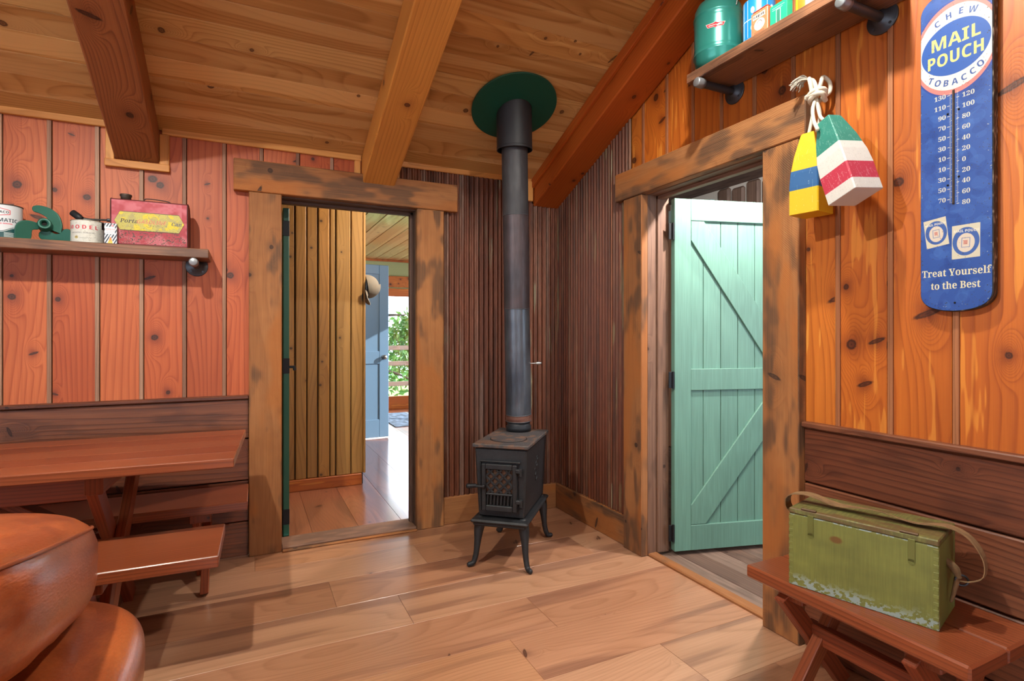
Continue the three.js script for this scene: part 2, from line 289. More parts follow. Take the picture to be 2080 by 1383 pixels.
// right wall (x = 0)
const RB = [0.938, 1.129, 1.316, 1.497, 1.681, 1.869, 2.055, 2.24, 2.433, 2.615, 2.8, 2.985, 3.17, 3.355, 3.54];
{
  const w = struct('wall_right', 'amber knotty cedar board and batten wall above a dark dado', 'wall');
  const gable = (z0, z1, y0, x0, x1, mat, name, T, c = 0) => { const y1 = y0 + 1, g = bx(x0, x1, y0, y1, z0, z1, c, 'y', T ?? [1, 2]), uv = g.attributes.uv, p = g.attributes.position, th = (T ?? [1, 2])[1]; for (let i = 0; i < p.count; i++) if (p.getY(i) > y0 + 0.5) uv.setY(i, uv.getY(i) + (ceilY(p.getZ(i)) - y1) / th); return obj(name, warp(g, (x, y, z) => [x, y > y0 + 0.5 ? ceilY(z) + (name === 'wall_core' ? 0.03 : -0.004) + (y - y1) : y, z]), mat, w); };
  gable(-0.14, 0.94, 0, 0.02, 0.14, M.wallCore, 'wall_core'); gable(0.94, 1.79, 2.03, 0.02, 0.14, M.wallCore, 'wall_core');
  gable(1.79, 3.6, 0, 0.02, 0.14, M.wallCore, 'wall_core'); gable(3.6, RZ + 0.15, 0, 0.02, 0.14, M.wallCore, 'wall_core');
  gable(3.6, RZ, 0, 0, 0.02, M.amber[0], 'wall_far_part', W.amber.T);
  gable(0.832, RB[0] - 0.009, 2.05, 0, 0.02, M.amber[0], 'board', W.amber.T, 0.0012);
  for (let i = 0; i < RB.length; i++) {
    const z0 = RB[i] + 0.009, z1 = i + 1 < RB.length ? RB[i + 1] - 0.012 : 3.6, low = z0 > 1.8 ? 0.87 : 2.03;
    gable(z0, z1, low, 0, 0.02, pick(M.amber), 'board', W.amber.T, 0.0012);
    gable(RB[i] - 0.0085, RB[i] + 0.009, low, -0.0055, 0.02, pick(M.battenR), 'batten', W.batten.T, 0.0015);
  }
  const ys = [0.0, 0.2, 0.41, 0.641, 0.855];
  for (let i = 0; i < 4; i++) obj('dado_plank', bx(-0.016, 0.02, ys[i] + 0.003, ys[i + 1] - 0.003, 1.926, 3.6, 0.005, 'z', W.dado.T), M.dado[(i + 1) % 3], w);
  obj('dado_cap', bx(-0.034, 0.02, 0.856, 0.878, 1.926, 3.6, 0.004, 'z', W.dado.T), M.dado[0], w);
}
// walls behind the camera, with windows that let the daylight in
{
  const b = struct('wall_back', 'plain board wall behind the camera with a window', 'wall');
  const wx0 = -4.4, wx1 = -0.9, wy0 = 0.85, wy1 = 2.1, z0 = RZ, z1 = RZ + 0.15;
  for (const [a, c, d, e] of [[RX - 0.15, wx0, 0, 2.4], [wx1, 0.14, 0, 2.4], [wx0, wx1, 0, wy0], [wx0, wx1, wy1, 2.4]]) obj('wall_core', bx(a, c, d, e, z0, z1, 0, 'y', W.cedar.T), M.cedar[0], b);
  const wn = struct('window_1', 'wide window behind the camera', 'window');
  for (const x of [wx0, -2.65, wx1 - 0.06]) obj('frame', bx(x, x + 0.06, wy0, wy1, z0 - 0.01, z1, 0.003, 'y', W.rough.T), M.rough[0], wn);
  for (const y of [wy0, wy1 - 0.06]) obj('frame', bx(wx0, wx1, y, y + 0.06, z0 - 0.012, z1, 0.003, 'x', W.rough.T), M.rough[0], wn);
  const glass = phy({ color: 0xffffff, transmission: 1, thickness: 0, roughness: 0.01 });
  obj('pane', bx(wx0, wx1, wy0, wy1, z0 + 0.07, z0 + 0.074, 0), glass, wn);
  const l = struct('wall_side', 'plain board wall at the left end of the room with a window', 'wall');
  const gz0 = 1.6, gz1 = 5.2, hy0 = 0.8, hy1 = 2.1;
  const gab = (za, zb, y0, y1) => { const g = bx(RX - 0.15, RX, y0, y1 ?? 2, za, zb, 0, 'y', W.cedar.T); return obj('wall_core', y1 ? g : warp(g, (x, y, z) => [x, y > (y0 + 2) / 2 && y > 1.9 ? ceilY(z) + 0.03 : y, z]), M.cedar[1], l); };
  gab(-0.14, gz0, 0); gab(gz1, RZ + 0.15, 0); gab(gz0, gz1, 0, hy0);
  for (const [za, zb] of [[gz0, 3.6], [3.6, gz1]]) { const g = bx(RX - 0.15, RX, hy1, 2.6, za, zb, 0, 'y', W.cedar.T); obj('wall_core', warp(g, (x, y, z) => [x, y > 2.35 ? ceilY(z) + 0.03 : y, z]), M.cedar[1], l); }
  const w2 = struct('window_2', 'wide window in the left end wall', 'window');
  for (const z of [gz0, 3.37, gz1 - 0.06]) obj('frame', bx(RX - 0.15, RX + 0.01, hy0, hy1, z, z + 0.06, 0.003, 'y', W.rough.T), M.rough[1], w2);
  for (const y of [hy0, hy1 - 0.06]) obj('frame', bx(RX - 0.15, RX + 0.012, y, y + 0.06, gz0, gz1, 0.003, 'z', W.rough.T), M.rough[1], w2);
  obj('pane', bx(RX - 0.08, RX - 0.076, hy0, hy1, gz0, gz1, 0), glass, w2);
}
// corrugated rusty sheets in the corner
{
  const rust = noiseTex(1024, 1024, (u, v) => {
    const st = fb(u * 60, v * 2, 2), rib = vn(u * 36, v * 1, 1), q = fb(u * 220, v * 40, 40), g = ss(0.5, 0.8, rib) * ss(0.4, 0.62, fb(u * 40 + 9, v * 3, 3)), dk = ss(0.6, 0.78, fb(u * 50 + 3, v * 3, 3)) * 0.4;
    const gr = ss(0.64, 0.72, fb(u * 120 + 40, v * 8, 8)) * ss(0.5, 0.6, vn(u * 6, v * 4 + 5, 4));
    let c = [lerp(146, 104, st), lerp(92, 60, st), lerp(66, 42, st)];
    c = c.map((x, i) => lerp(x, [150, 138, 132][i], g * 0.55)); c = c.map((x, i) => lerp(x, [52, 38, 32][i], dk)); c = c.map((x, i) => lerp(x, [150, 158, 132][i], gr * 0.7));
    return c.map((x) => x * (0.84 + 0.32 * q));
  });
  const mat = std({ map: rust, roughness: 0.5, metalness: 0.35, color: 0xe4dcd6 }), matR = std({ map: rust, roughness: 0.5, metalness: 0.25, color: 0xc8ae94 });
  const sheet = (a0, a1, y0, topF, pitch, amp, place, mt, u0) => {
    const n = Math.round((a1 - a0) / pitch) * 10, rows = 6, pos = [], uv = [], idx = [];
    for (let i = 0; i <= n; i++) for (let j = 0; j <= rows; j++) {
      const a = lerp(a0, a1, i / n), d = amp * (0.5 - 0.5 * Math.cos((a - a0) / pitch * 6.2832)), y = lerp(y0, topF(a), j / rows);
      pos.push(...place(a, y, d)); uv.push(u0 + a * 0.8, y * 0.42);
    }
    for (let i = 0; i < n; i++) for (let j = 0; j < rows; j++) { const k = i * (rows + 1) + j; idx.push(k, k + rows + 1, k + 1, k + 1, k + rows + 1, k + rows + 2); }
    const g = new THREE.BufferGeometry(); g.setAttribute('position', new THREE.Float32BufferAttribute(pos, 3)); g.setAttribute('uv', new THREE.Float32BufferAttribute(uv, 2)); g.setIndex(idx); g.computeVertexNormals();
    mt.side = THREE.DoubleSide; return g;
  };
  const a = thing('corrugated_panel', 'rusty grey-brown corrugated metal cladding between left door and corner', 'metal panel');
  obj('sheet', sheet(-0.875, -0.46, 0.15, () => 2.262, 0.0345, 0.0155, (x, y, d) => [x, y, 0.002 + d], mat, 0), mat, a);
  obj('sheet', sheet(-1.135, -0.86, 2.1, () => 2.262, 0.0345, 0.0155, (x, y, d) => [x, y, 0.001 + d], mat, 0.2), mat, a);
  obj('sheet', sheet(-0.47, -0.006, 0.15, (x) => x > -0.22 ? 2.12 : 2.262, 0.0345, 0.0155, (x, y, d) => [x, y, 0.004 + d], mat, 0.41), mat, a);
  const b = thing('corrugated_panel', 'red-brown corrugated metal cladding between corner and right door', 'metal panel');
  obj('sheet', sheet(0.0, 0.672, 0.15, (z) => ceilY(z) - 0.005, 0.0305, 0.013, (z, y, d) => [-0.002 - d, y, z], matR, 0.2), matR, b);
  obj('sheet', sheet(0.66, 0.838, 0.15, (z) => ceilY(z) - 0.005, 0.0305, 0.013, (z, y, d) => [-0.005 - d, y, z], matR, 0.6), matR, b);
  obj('edge_strip', bx(-0.02, -0.004, 0.17, 2.5, 0.655, 0.668, 0.003, 'y', W.batten.T), std({ map: rust, color: 0xffffff, roughness: 0.45, metalness: 0.5 }), b);
}
// baseboards
{
  const l = struct('baseboard_left', 'rough sawn baseboard under the left corrugated panel', 'baseboard'); obj('baseboard', bx(-0.861, -0.03, 0, 0.172, 0.0, 0.03, 0.004, 'x', W.rough.T), M.rough[0], l);
  const r = struct('baseboard_right', 'rough sawn baseboard under the right corrugated panel', 'baseboard'); obj('baseboard', bx(-0.03, 0.0, 0, 0.17, 0.0, 0.815, 0.004, 'z', W.rough.T), M.rough[1], r);
}
// ceiling trims on the left wall
{
  const t = struct('trim_1', 'narrow pale trim strip under the ceiling on the left wall', 'trim');
  const S = (x0, x1) => obj('strip', bx(x0, x1, 2.256, 2.296, 0.0, 0.02, 0.003, 'x', W.ceil.T), M.trim, t);
  S(RX, -3.83); S(-3.6, -2.6); S(-2.385, -1.37); S(-1.16, -0.215);
  const b = struct('trim_2', 'pale frame boxed around the end of the dark beam', 'trim');
  obj('frame_strip', bx(-2.624, -2.588, 2.08, 2.256, 0.0, 0.022, 0.003, 'y', W.ceil.T), M.trim, b); obj('frame_strip', bx(-2.396, -2.352, 2.08, 2.256, 0.0, 0.022, 0.003, 'y', W.ceil.T), M.trim, b);
  obj('frame_strip', bx(-2.628, -2.35, 2.062, 2.1, 0.0, 0.026, 0.003, 'x', W.ceil.T), M.trim, b);
  const c = struct('trim_3', 'short trim posts beside the orange beam and rafter ends', 'trim');
  obj('frame_strip', bx(-1.41, -1.375, 2.15, 2.256, 0.0, 0.022, 0.003, 'y', W.ceil.T), M.trim, c); obj('frame_strip', bx(-1.172, -1.14, 2.15, 2.256, 0.0, 0.022, 0.003, 'y', W.ceil.T), M.trim, c);
  obj('frame_strip', bx(-0.25, -0.212, 2.135, 2.27, 0.0, 0.03, 0.003, 'y', W.ceil.T), M.trim, c);
}
// left doorway
{
  const d = struct('trim_4', 'heavy rough sawn casing around the left doorway', 'door frame');
  obj('header', bx(-2.053, -0.77, 2.002, 2.174, 0.0, 0.05, 0.004, 'x', W.rough.T), M.rough[2], d);
  obj('casing', bx(-1.978, -1.812, 0, 2.001, 0.0, 0.045, 0.004, 'y', W.rough.T), M.rough[0], d);
  obj('casing', bx(-1.034, -0.861, 0, 2.001, 0.0, 0.045, 0.004, 'y', W.rough.T), M.rough[2], d);
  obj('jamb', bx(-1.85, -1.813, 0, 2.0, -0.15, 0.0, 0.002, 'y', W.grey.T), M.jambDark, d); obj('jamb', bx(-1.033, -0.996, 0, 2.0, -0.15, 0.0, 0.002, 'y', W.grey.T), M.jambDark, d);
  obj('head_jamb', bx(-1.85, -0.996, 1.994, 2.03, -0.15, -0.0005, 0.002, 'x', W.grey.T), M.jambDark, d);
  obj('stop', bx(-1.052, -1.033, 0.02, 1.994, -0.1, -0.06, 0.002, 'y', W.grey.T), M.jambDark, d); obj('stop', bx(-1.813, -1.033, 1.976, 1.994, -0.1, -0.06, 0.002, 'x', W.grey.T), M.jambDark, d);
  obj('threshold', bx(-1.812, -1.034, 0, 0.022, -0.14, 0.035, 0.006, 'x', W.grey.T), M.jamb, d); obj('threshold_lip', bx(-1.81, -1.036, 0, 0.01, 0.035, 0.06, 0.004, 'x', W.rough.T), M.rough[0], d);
}
// right doorway
{
  const d = struct('trim_5', 'heavy rough sawn casing around the right doorway', 'door frame');
  obj('header', bx(-0.05, 0, 1.987, 2.146, 0.742, 1.957, 0.004, 'z', W.rough.T), M.rough[0], d);
  obj('casing', bx(-0.045, 0, 0, 1.986, 0.815, 0.976, 0.004, 'y', W.rough.T), M.rough[1], d);
  obj('casing', bx(-0.045, 0, 0, 1.986, 1.756, 1.925, 0.004, 'y', W.rough.T), M.rough[2], d);
  obj('jamb', bx(0.0, 0.15, 0, 1.99, 0.94, 0.973, 0.002, 'y', W.grey.T), M.jamb, d); obj('jamb', bx(0.0, 0.15, 0, 1.99, 1.759, 1.79, 0.002, 'y', W.grey.T), M.jamb, d);
  obj('head_jamb', bx(0.0005, 0.15, 1.985, 2.03, 0.94, 1.79, 0.002, 'z', W.grey.T), M.jamb, d);
  obj('stop', bx(0.062, 0.1, 0.01, 1.985, 0.973, 0.985, 0.002, 'y', W.grey.T), M.jamb, d); obj('stop', bx(0.062, 0.1, 1.967, 1.985, 0.973, 1.759, 0.002, 'z', W.grey.T), M.jamb, d);
  obj('threshold', bx(0.0, 0.06, -0.014, 0.014, 0.973, 1.759, 0.006, 'z', W.rough.T), M.rough[1], d);
}
// ------------------------------------------------------------------ lamps of the room
function domeLamp(x, y, z, power, label) {
  const o = thing('pendant_lamp', label, 'lamp', [x, y, z]);
  const top = ceilY(z) - y;
  obj('shade', lathe([[0.0, 0.15], [0.045, 0.148], [0.055, 0.12], [0.12, 0.04], [0.17, -0.058], [0.172, -0.062], [0.166, -0.062], [0.115, 0.036], [0.05, 0.112], [0.0, 0.114]]), std({ color: 0x2c4a3c, roughness: 0.4, side: THREE.DoubleSide }), o);
  obj('stem', mv(cyl(0.012, 0.012, top - 0.14, 16), 0, 0.145 + (top - 0.15) / 2, 0), M.black, o);
  obj('canopy', mv(cyl(0.06, 0.05, 0.05, 24), 0, top - 0.012, 0), M.black, o);
  obj('bulb', new THREE.SphereGeometry(0.032, 20, 14), std({ color: 0xfff4e0, emissive: 0xfff0d8, emissiveIntensity: 8 }), o);
  const l = new THREE.PointLight(new THREE.Color(1, 0.94, 0.85), power, 0, 2); l.name = 'bulb_light'; l.castShadow = true; l.shadow.radius = 1.6; o.add(l); l.position.set(0, 0, 0);
  return o;
}
domeLamp(-2.72, 2.93, 2.15, 18, 'dome pendant lamp over the left half of the room');
domeLamp(-0.78, 2.95, 2.27, 9.5, 'dome pendant lamp over the right half of the room');

// ------------------------------------------------------------------ the room behind the right doorway
{
  const f = struct('floor', 'worn grey-brown plank floor behind the right doorway', 'floor');
  obj('subfloor', bx(0.0, 2.3, -0.14, -0.034, -1.3, 3.3, 0), M.wallCore, f);
  for (let k = 0; k < 18; k++) obj('floor_plank', bx(0.06 + k * 0.124, 0.06 + (k + 1) * 0.124 - 0.003, -0.034, -0.012, k === 0 ? 0.94 : -1.3, k === 0 ? 1.79 : 3.3, 0.002, 'z', W.grey.T), pick(M.grey), f);
  const c = struct('ceiling', 'whitewashed plank ceiling behind the right doorway', 'ceiling');
  const pale = wm(W.grey, { tint: 0xffffff, rough: 0.7 }); const white = wm(W.batten, { tint: 0xf6f2ee, rough: 0.7 });
  for (let k = 0; k < 9; k++) { const g = bx(0.15 + k * 0.24, 0.15 + (k + 1) * 0.24 - 0.006, 2.3, 2.32, -1.3, 3.3, 0.002, 'z', W.grey.T); obj('ceiling_plank', warp(g, (x, y, z) => [x, y + 0.14 + x * 0.09, z]), k % 3 ? pale : white, c); }
  obj('roof_deck', warp(bx(0.142, 2.4, 2.34, 2.42, -1.45, 3.45, 0), (x, y, z) => [x, y + 0.14 + x * 0.09, z]), M.wallCore, c);
  const w = struct('wall_porch', 'dark vertical slab wall with white chinking behind the right doorway', 'wall');
  obj('wall_core', bx(2.2, 2.3, -0.14, 2.72, -1.45, 3.45, 0), M.white, w);
  for (let k = 0; k < 23; k++) { const z0 = -0.615 + k * 0.17; obj('slab', bx(2.16, 2.21, -0.02, 2.63 - (k % 2) * 0.025, z0 + 0.011, z0 + 0.159, 0.02, 'y', W.grey.T), pick(M.grey), w); }
  const pf = std({ color: 0xa9c4c2, roughness: 0.6 });
  obj('panel_frame', bx(2.12, 2.17, 2.42, 2.55, -1.3, -0.64, 0.004), pf, w); obj('panel_frame', bx(2.12, 2.17, 0, 2.42, -0.72, -0.64, 0.004), pf, w); obj('panel', bx(2.14, 2.16, 0, 2.42, -1.3, -0.72, 0.002, 'y', W.grey.T), white, w);
  const e = struct('wall_porch_end', 'plain end walls of the room behind the right doorway', 'wall');
  obj('wall_core', bx(0.14, 2.2, -0.14, 2.75, -1.4, -1.3, 0, 'y', W.grey.T), M.grey[1], e); obj('wall_core', bx(0.03, 0.14, -0.14, 2.75, -1.4, -0.14, 0, 'y', W.grey.T), M.grey[1], e);
  for (const [a, b2, y0, y1] of [[0.14, 0.5, -0.14, 2.75], [1.9, 2.2, -0.14, 2.75], [0.5, 1.9, -0.14, 0.8], [0.5, 1.9, 2.0, 2.75]]) obj('wall_core', bx(a, b2, y0, y1, 3.3, 3.45, 0, 'y', W.grey.T), M.grey[1], e);
  const l = thing('ceiling_lamp', 'bare bulb ceiling lamp in the room behind the right doorway', 'lamp', [0.42, 2.36, 1.53]);
  obj('bulb', new THREE.SphereGeometry(0.035, 18, 12), std({ color: 0xffffff, emissive: 0xfff0dc, emissiveIntensity: 8 }), l);
  obj('holder', mv(cyl(0.028, 0.045, 0.08, 20), 0, 0.069, 0), M.white, l);
  const p = new THREE.PointLight(new THREE.Color(1, 0.96, 0.93), 12, 0, 2); p.castShadow = true; p.shadow.radius = 1.8; l.add(p);
}
// ------------------------------------------------------------------ hall and far room behind the left doorway
const FY = 2.42, FZ = -5.5;
{
  const f = struct('floor', 'glossy brown plank floor of the hall behind the left doorway', 'floor');
  obj('subfloor', merge([bx(-3.1, 1.2, -0.14, -0.02, FZ - 0.12, -1.4, 0), bx(-3.1, 0.03, -0.14, -0.02, -1.4, -0.14, 0)]), M.wallCore, f);
  for (let k = 0; k < 15; k++) obj('floor_plank', bx(-3 + k * 0.275, -3 + (k + 1) * 0.275 - 0.001, -0.02, 0, FZ, k < 11 ? -0.14 : -1.4, 0.001, 'z', W.floor.T), M.hallFloor[k % 2], f);
  const farCeil = variants(W.ceil, [0xffffff, 0xfff2e4, 0xf4e8dc], { rough: 0.4, bump: 0.0002, clearcoat: 1, clearcoatRoughness: 0.12 });
  const c = struct('ceiling', 'pale board ceiling of the far room', 'ceiling');
  for (let k = 0; k < 22; k++) obj('ceiling_board', bx(-3 + k * 0.19, -3 + (k + 1) * 0.19 - 0.008, FY, FY + 0.02, FZ, k < 16 ? -0.14 : -1.4, 0.003, 'z', W.ceil.T), farCeil[k % 3], c);
  obj('roof_deck', merge([bx(-3.15, 1.25, FY + 0.02, FY + 0.12, FZ - 0.15, -1.4, 0), bx(-3.15, 0.03, FY + 0.02, FY + 0.12, -1.4, -0.14, 0)]), M.wallCore, c);
  const w = struct('wall_far', 'sage green end wall of the far room with a wide window', 'wall');
  const sage = std({ color: 0xa3a878, roughness: 0.85 });
  const ax = -1.1, bx1 = 1.0, y0 = 0.2, y1 = 1.85;
  for (const [a, b, ya, yb] of [[-3.15, ax, 0, FY], [bx1, 1.25, 0, FY], [ax, bx1, y1, FY], [ax, bx1, -0.1, y0]]) obj('wall_core', bx(a, b, ya, yb, FZ - 0.12, FZ, 0), sage, w);
  const fr = struct('window_3', 'wide window of the far room with orange wood trim', 'window');
  obj('head_board', bx(ax - 0.1, bx1 + 0.09, y1 + 0.13, y1 + 0.31, FZ, FZ + 0.03, 0.004, 'x', W.amber.T), M.amber[0], fr); obj('head_board', bx(ax - 0.1, bx1 + 0.09, y1 - 0.02, y1 + 0.11, FZ, FZ + 0.022, 0.004, 'x', W.amber.T), M.amber[2], fr);
  obj('sill', bx(ax - 0.1, bx1 + 0.09, 0, y0 + 0.01, FZ, FZ + 0.035, 0.004, 'x', W.amber.T), M.amber[1], fr);
  obj('cornice', bx(-3, 1.1, FY - 0.03, FY, FZ, FZ + 0.03, 0.004, 'x', W.amber.T), M.amber[1], fr);
  obj('pane', bx(ax, bx1, y0, y1, FZ - 0.062, FZ - 0.058, 0), phy({ color: 0xffffff, transmission: 1, thickness: 0, roughness: 0.01 }), fr);
  const s = struct('wall_hall', 'plain side walls of the hall and far room', 'wall');
  obj('wall_core', bx(-3.15, -3.0, 0, FY, FZ, -0.14, 0), sage, s); for (const [za, zb, ya, yb] of [[FZ, -4.9, 0, FY], [-1.6, -1.4, 0, FY], [-4.9, -1.6, 0, 0.25], [-4.9, -1.6, 2.2, FY]]) obj('wall_core', bx(1.1, 1.25, ya, yb, za, zb, 0), sage, s);
  const w4 = struct('window_4', 'long side window of the far room', 'window');
  for (const z of [-4.9, -3.8, -2.7, -1.66]) obj('frame', bx(1.1, 1.25, 0.25, 2.2, z, z + 0.06, 0.003, 'y', W.amber.T), M.amber[0], w4);
  obj('pane', bx(1.17, 1.174, 0.25, 2.2, -4.9, -1.6, 0), phy({ color: 0xffffff, transmission: 1, thickness: 0, roughness: 0.01 }), w4);
   obj('wall_core', bx(-3.0, 0.03, 2.27, FY + 0.02, -0.19, -0.1405, 0), sage, s);
  obj('wall_core', bx(-3.0, -1.29, 0, FY, -3.26, -3.16, 0), sage, s);
  // panelled partition facing the doorway
  const p = struct('wall_partition', 'golden brown vertical board partition facing the left doorway', 'wall');
  const xs = [-3.0, -2.85, -2.67, -2.5, -2.32, -2.14, -1.965, -1.79, -1.655, -1.57, -1.487, -1.397, -1.352, -1.235, -1.135];
  obj('wall_core', bx(-3.0, -1.137, 0.0, FY, -1.3, -1.2, 0), M.wallCore, p);
  for (let i = 0; i + 1 < xs.length; i++) obj('board', bx(xs[i] + 0.004, xs[i + 1] - 0.004, 0.09, FY, -1.2, -1.176 - (i % 2) * 0.006, 0.006, 'y', W.pine.T), pick(M.pine), p);
  obj('end_board', bx(-1.137, -1.118, 0.09, FY, -1.3, -1.18, 0.003, 'y', W.pine.T), M.pine[0], p);
  obj('skirting', bx(-3.0, -1.15, 0, 0.09, -1.2, -1.168, 0.004, 'x', W.amber.T), M.amber[3], p);
}
{
  const l = thing('ceiling_lamp', 'round white ceiling lamp in the hall behind the left doorway', 'lamp', [-0.42, 2.3, -0.68]);
  obj('globe', new THREE.SphereGeometry(0.06, 24, 16), std({ color: 0xffffff, emissive: 0xfff2e0, emissiveIntensity: 4 }), l);
  obj('holder', mv(cyl(0.04, 0.06, 0.07, 24), 0, 0.085, 0), M.white, l);
  const p = new THREE.PointLight(new THREE.Color(1, 0.95, 0.88), 8, 0, 2); p.castShadow = true; p.shadow.radius = 3; l.add(p);
}
// doors
const greenTex = noiseTex(512, 1024, (u, v) => { const f = vn(u * 260, v * 14, 14), b = fb(u * 6, v * 5, 5), k = 0.93 + 0.1 * f + (b - 0.5) * 0.12; return [104 * k, 146 * k, 130 * k]; });
const greenPaint = std({ map: greenTex, roughness: 0.5 }), greenDark = std({ color: 0x1f5a44, roughness: 0.45 }), bluePaint = std({ color: 0x5f7f9c, roughness: 0.45 });
function hinge(parent, x, y, z, w = 0.045) { const h = obj('hinge', merge([bx(x - w / 2, x + w / 2, y - 0.045, y + 0.045, z - 0.003, z + 0.003, 0.001), mv(cyl(0.007, 0.007, 0.094, 12), x, y, z + 0.005)]), M.black, parent); return h; }
{
  const d = thing('door_2', 'sage green plank door with Z braces standing open', 'door', [0.155, 0, 1.0], -14.6 * Math.PI / 180); d.userData.kind = 'structure';
  const Wd = 0.8, Hd = 1.962, y0 = 0.012, g = (a, b, c2, e, z0, z1, c = 0.002) => bx(a, b, c2, e, z0, z1, c, 'y', [0.8, 1.6]);
  const yr = [y0, y0 + 0.14, 0.905, 1.025, y0 + Hd - 0.12, y0 + Hd];
  for (let i = 0; i < 6; i++) obj('plank', g(0.075 + i * 0.108, 0.075 + (i + 1) * 0.108 - 0.003, y0 + 0.02, y0 + Hd - 0.02, -0.018, 0.008), greenPaint, d);
  for (const [a, b] of [[0, 0.1], [Wd - 0.1, Wd]]) obj('stile', g(a, b, y0, y0 + Hd, -0.02, 0.02), greenPaint, d);
  for (const [a, b] of [[yr[0], yr[1]], [yr[2], yr[3]], [yr[4], yr[5]]]) obj('rail', g(0.1, Wd - 0.1, a, b, -0.0199, 0.0199), greenPaint, d);
  const brace = (pts) => obj('brace', warp(extr(pts, 0.0085, 0.002), (x, y, z) => [x, y, z + 0.008]), greenPaint, d);
  brace([[0.104, yr[4] - 0.11], [0.104, yr[4] - 0.004], [0.18, yr[4] - 0.004], [0.696, yr[3] + 0.11], [0.696, yr[3] + 0.004], [0.61, yr[3] + 0.004]]);
  brace([[0.104, yr[1] + 0.004], [0.104, yr[1] + 0.11], [0.61, yr[2] - 0.004], [0.696, yr[2] - 0.004], [0.696, yr[2] - 0.11], [0.19, yr[1] + 0.004]]);
  for (const y of [0.115, 0.965, 1.79]) hinge(d, -0.008, y, 0.016, 0.05);
  const e = thing('door_1', 'dark green door swung open behind the left doorway', 'door', [-1.8, 0, -0.16]); e.userData.kind = 'structure';
  obj('leaf', bx(0.006, 0.04, 0.012, 1.972, -0.76, 0, 0.003), greenDark, e);
  for (const y of [0.13, 1.03, 1.85]) obj('hinge', bx(0.004, 0.041, y - 0.045, y + 0.045, -0.03, 0.004, 0.001), M.black, e);
  obj('handle', merge([bx(0.04, 0.075, 1.015, 1.03, -0.03, -0.015, 0.003), bx(0.062, 0.08, 1.0, 1.02, -0.034, -0.012, 0.003)]), M.black, e);
  const b = thing('door_3', 'slate blue panelled door standing open in the far room', 'door', [-0.487, 0, -3.12], Math.PI + 0.06); b.userData.kind = 'structure';
  const P = (a, c, ya, yb, z0, z1, name) => obj(name, bx(a, c, ya, yb, z0, z1, 0.004), bluePaint, b);
  P(0, 0.11, 0.012, 2.03, -0.02, 0.02, 'stile'); P(0.67, 0.78, 0.012, 2.03, -0.02, 0.02, 'stile');
  for (const [ya, yb] of [[0.012, 0.22], [0.87, 1.02], [1.92, 2.03]]) P(0.11, 0.67, ya, yb, -0.0199, 0.0199, 'rail');
  P(0.1, 0.68, 0.2, 0.9, -0.008, 0.008, 'panel'); P(0.1, 0.68, 1.0, 1.94, -0.008, 0.008, 'panel');
  obj('handle', merge([mv(cyl(0.026, 0.026, 0.008, 20).rotateX(Math.PI / 2), 0.055, 0.95, -0.024), mv(new THREE.SphereGeometry(0.027, 18, 12), 0.055, 0.95, -0.06), mv(cyl(0.01, 0.01, 0.04, 12).rotateX(Math.PI / 2), 0.055, 0.95, -0.04)]), M.steel, b);
}
{
  const rug = noiseTex(256, 256, (u, v) => { const e = Math.min(u, 1 - u, v, 1 - v), p = vn(u * 30, v * 30, 30); const c = e < 0.06 ? [70, 84, 104] : e < 0.09 ? [160, 165, 168] : [96, 112, 132]; return c.map((x) => x * (0.75 + 0.5 * p)); });
  const r = obj('rug', bx(-0.25, 0.95, 0.001, 0.012, -5.0, -3.75, 0.004), std({ map: rug, roughness: 0.95 })); tag(r, 'blue grey patterned rug on the far room floor', 'rug');
}
// caps hanging on the end of the partition
function cap(label, pos, rot, mat, matB, size) {
  const o = thing('baseball_cap', label, 'cap', pos); o.quaternion.setFromRotationMatrix(new THREE.Matrix4().makeBasis(V(0, 0, -1), V(1, 0, 0), V(0, -1, 0))).multiply(new THREE.Quaternion().setFromEuler(new THREE.Euler(...rot))); o.scale.setScalar(size);
  obj('crown', warp(new THREE.SphereGeometry(0.085, 28, 14, 0, Math.PI * 2, 0, Math.PI * 0.52), (x, y, z) => [x * 0.92, y * (z > 0 ? 1.18 : 1.05), z * 1.08]), mat, o);
  const b = new THREE.Shape(); b.moveTo(-0.078, 0); b.quadraticCurveTo(-0.085, 0.085, 0, 0.098); b.quadraticCurveTo(0.085, 0.085, 0.078, 0); b.quadraticCurveTo(0, 0.045, -0.078, 0);
  obj('brim', warp(extr(b, 0.003, 0.001), (x, y, z) => [x, -0.004 - z - x * x * 4, y + 0.045]), matB, o);
  obj('button', mv(new THREE.SphereGeometry(0.008, 10, 8), 0, 0.094, 0), matB, o);
}
{
  const navy = std({ color: 0x26303c, roughness: 0.9, side: THREE.DoubleSide }), navyB = std({ color: 0x33414f, roughness: 0.85 }), khaki = std({ color: 0x7b7466, roughness: 0.95, side: THREE.DoubleSide }), khB = std({ color: 0x8f8878, roughness: 0.9 });
  cap('dark navy cap hanging on the partition end', [-1.114, 1.6, -1.24], [0.05, 0.1, 0.0], navy, navyB, 1.0);
  cap('grey-tan cap hanging over the navy cap', [-1.092, 1.612, -1.24], [-0.15, -0.2, 0.05], khaki, khB, 1.08);
  obj('peg', bx(-1.118, -1.06, 1.605, 1.62, -1.245, -1.23, 0.004, 'x', W.pine.T), M.pine[1]).userData = { label: 'small wooden peg holding the caps', category: 'peg' };
}
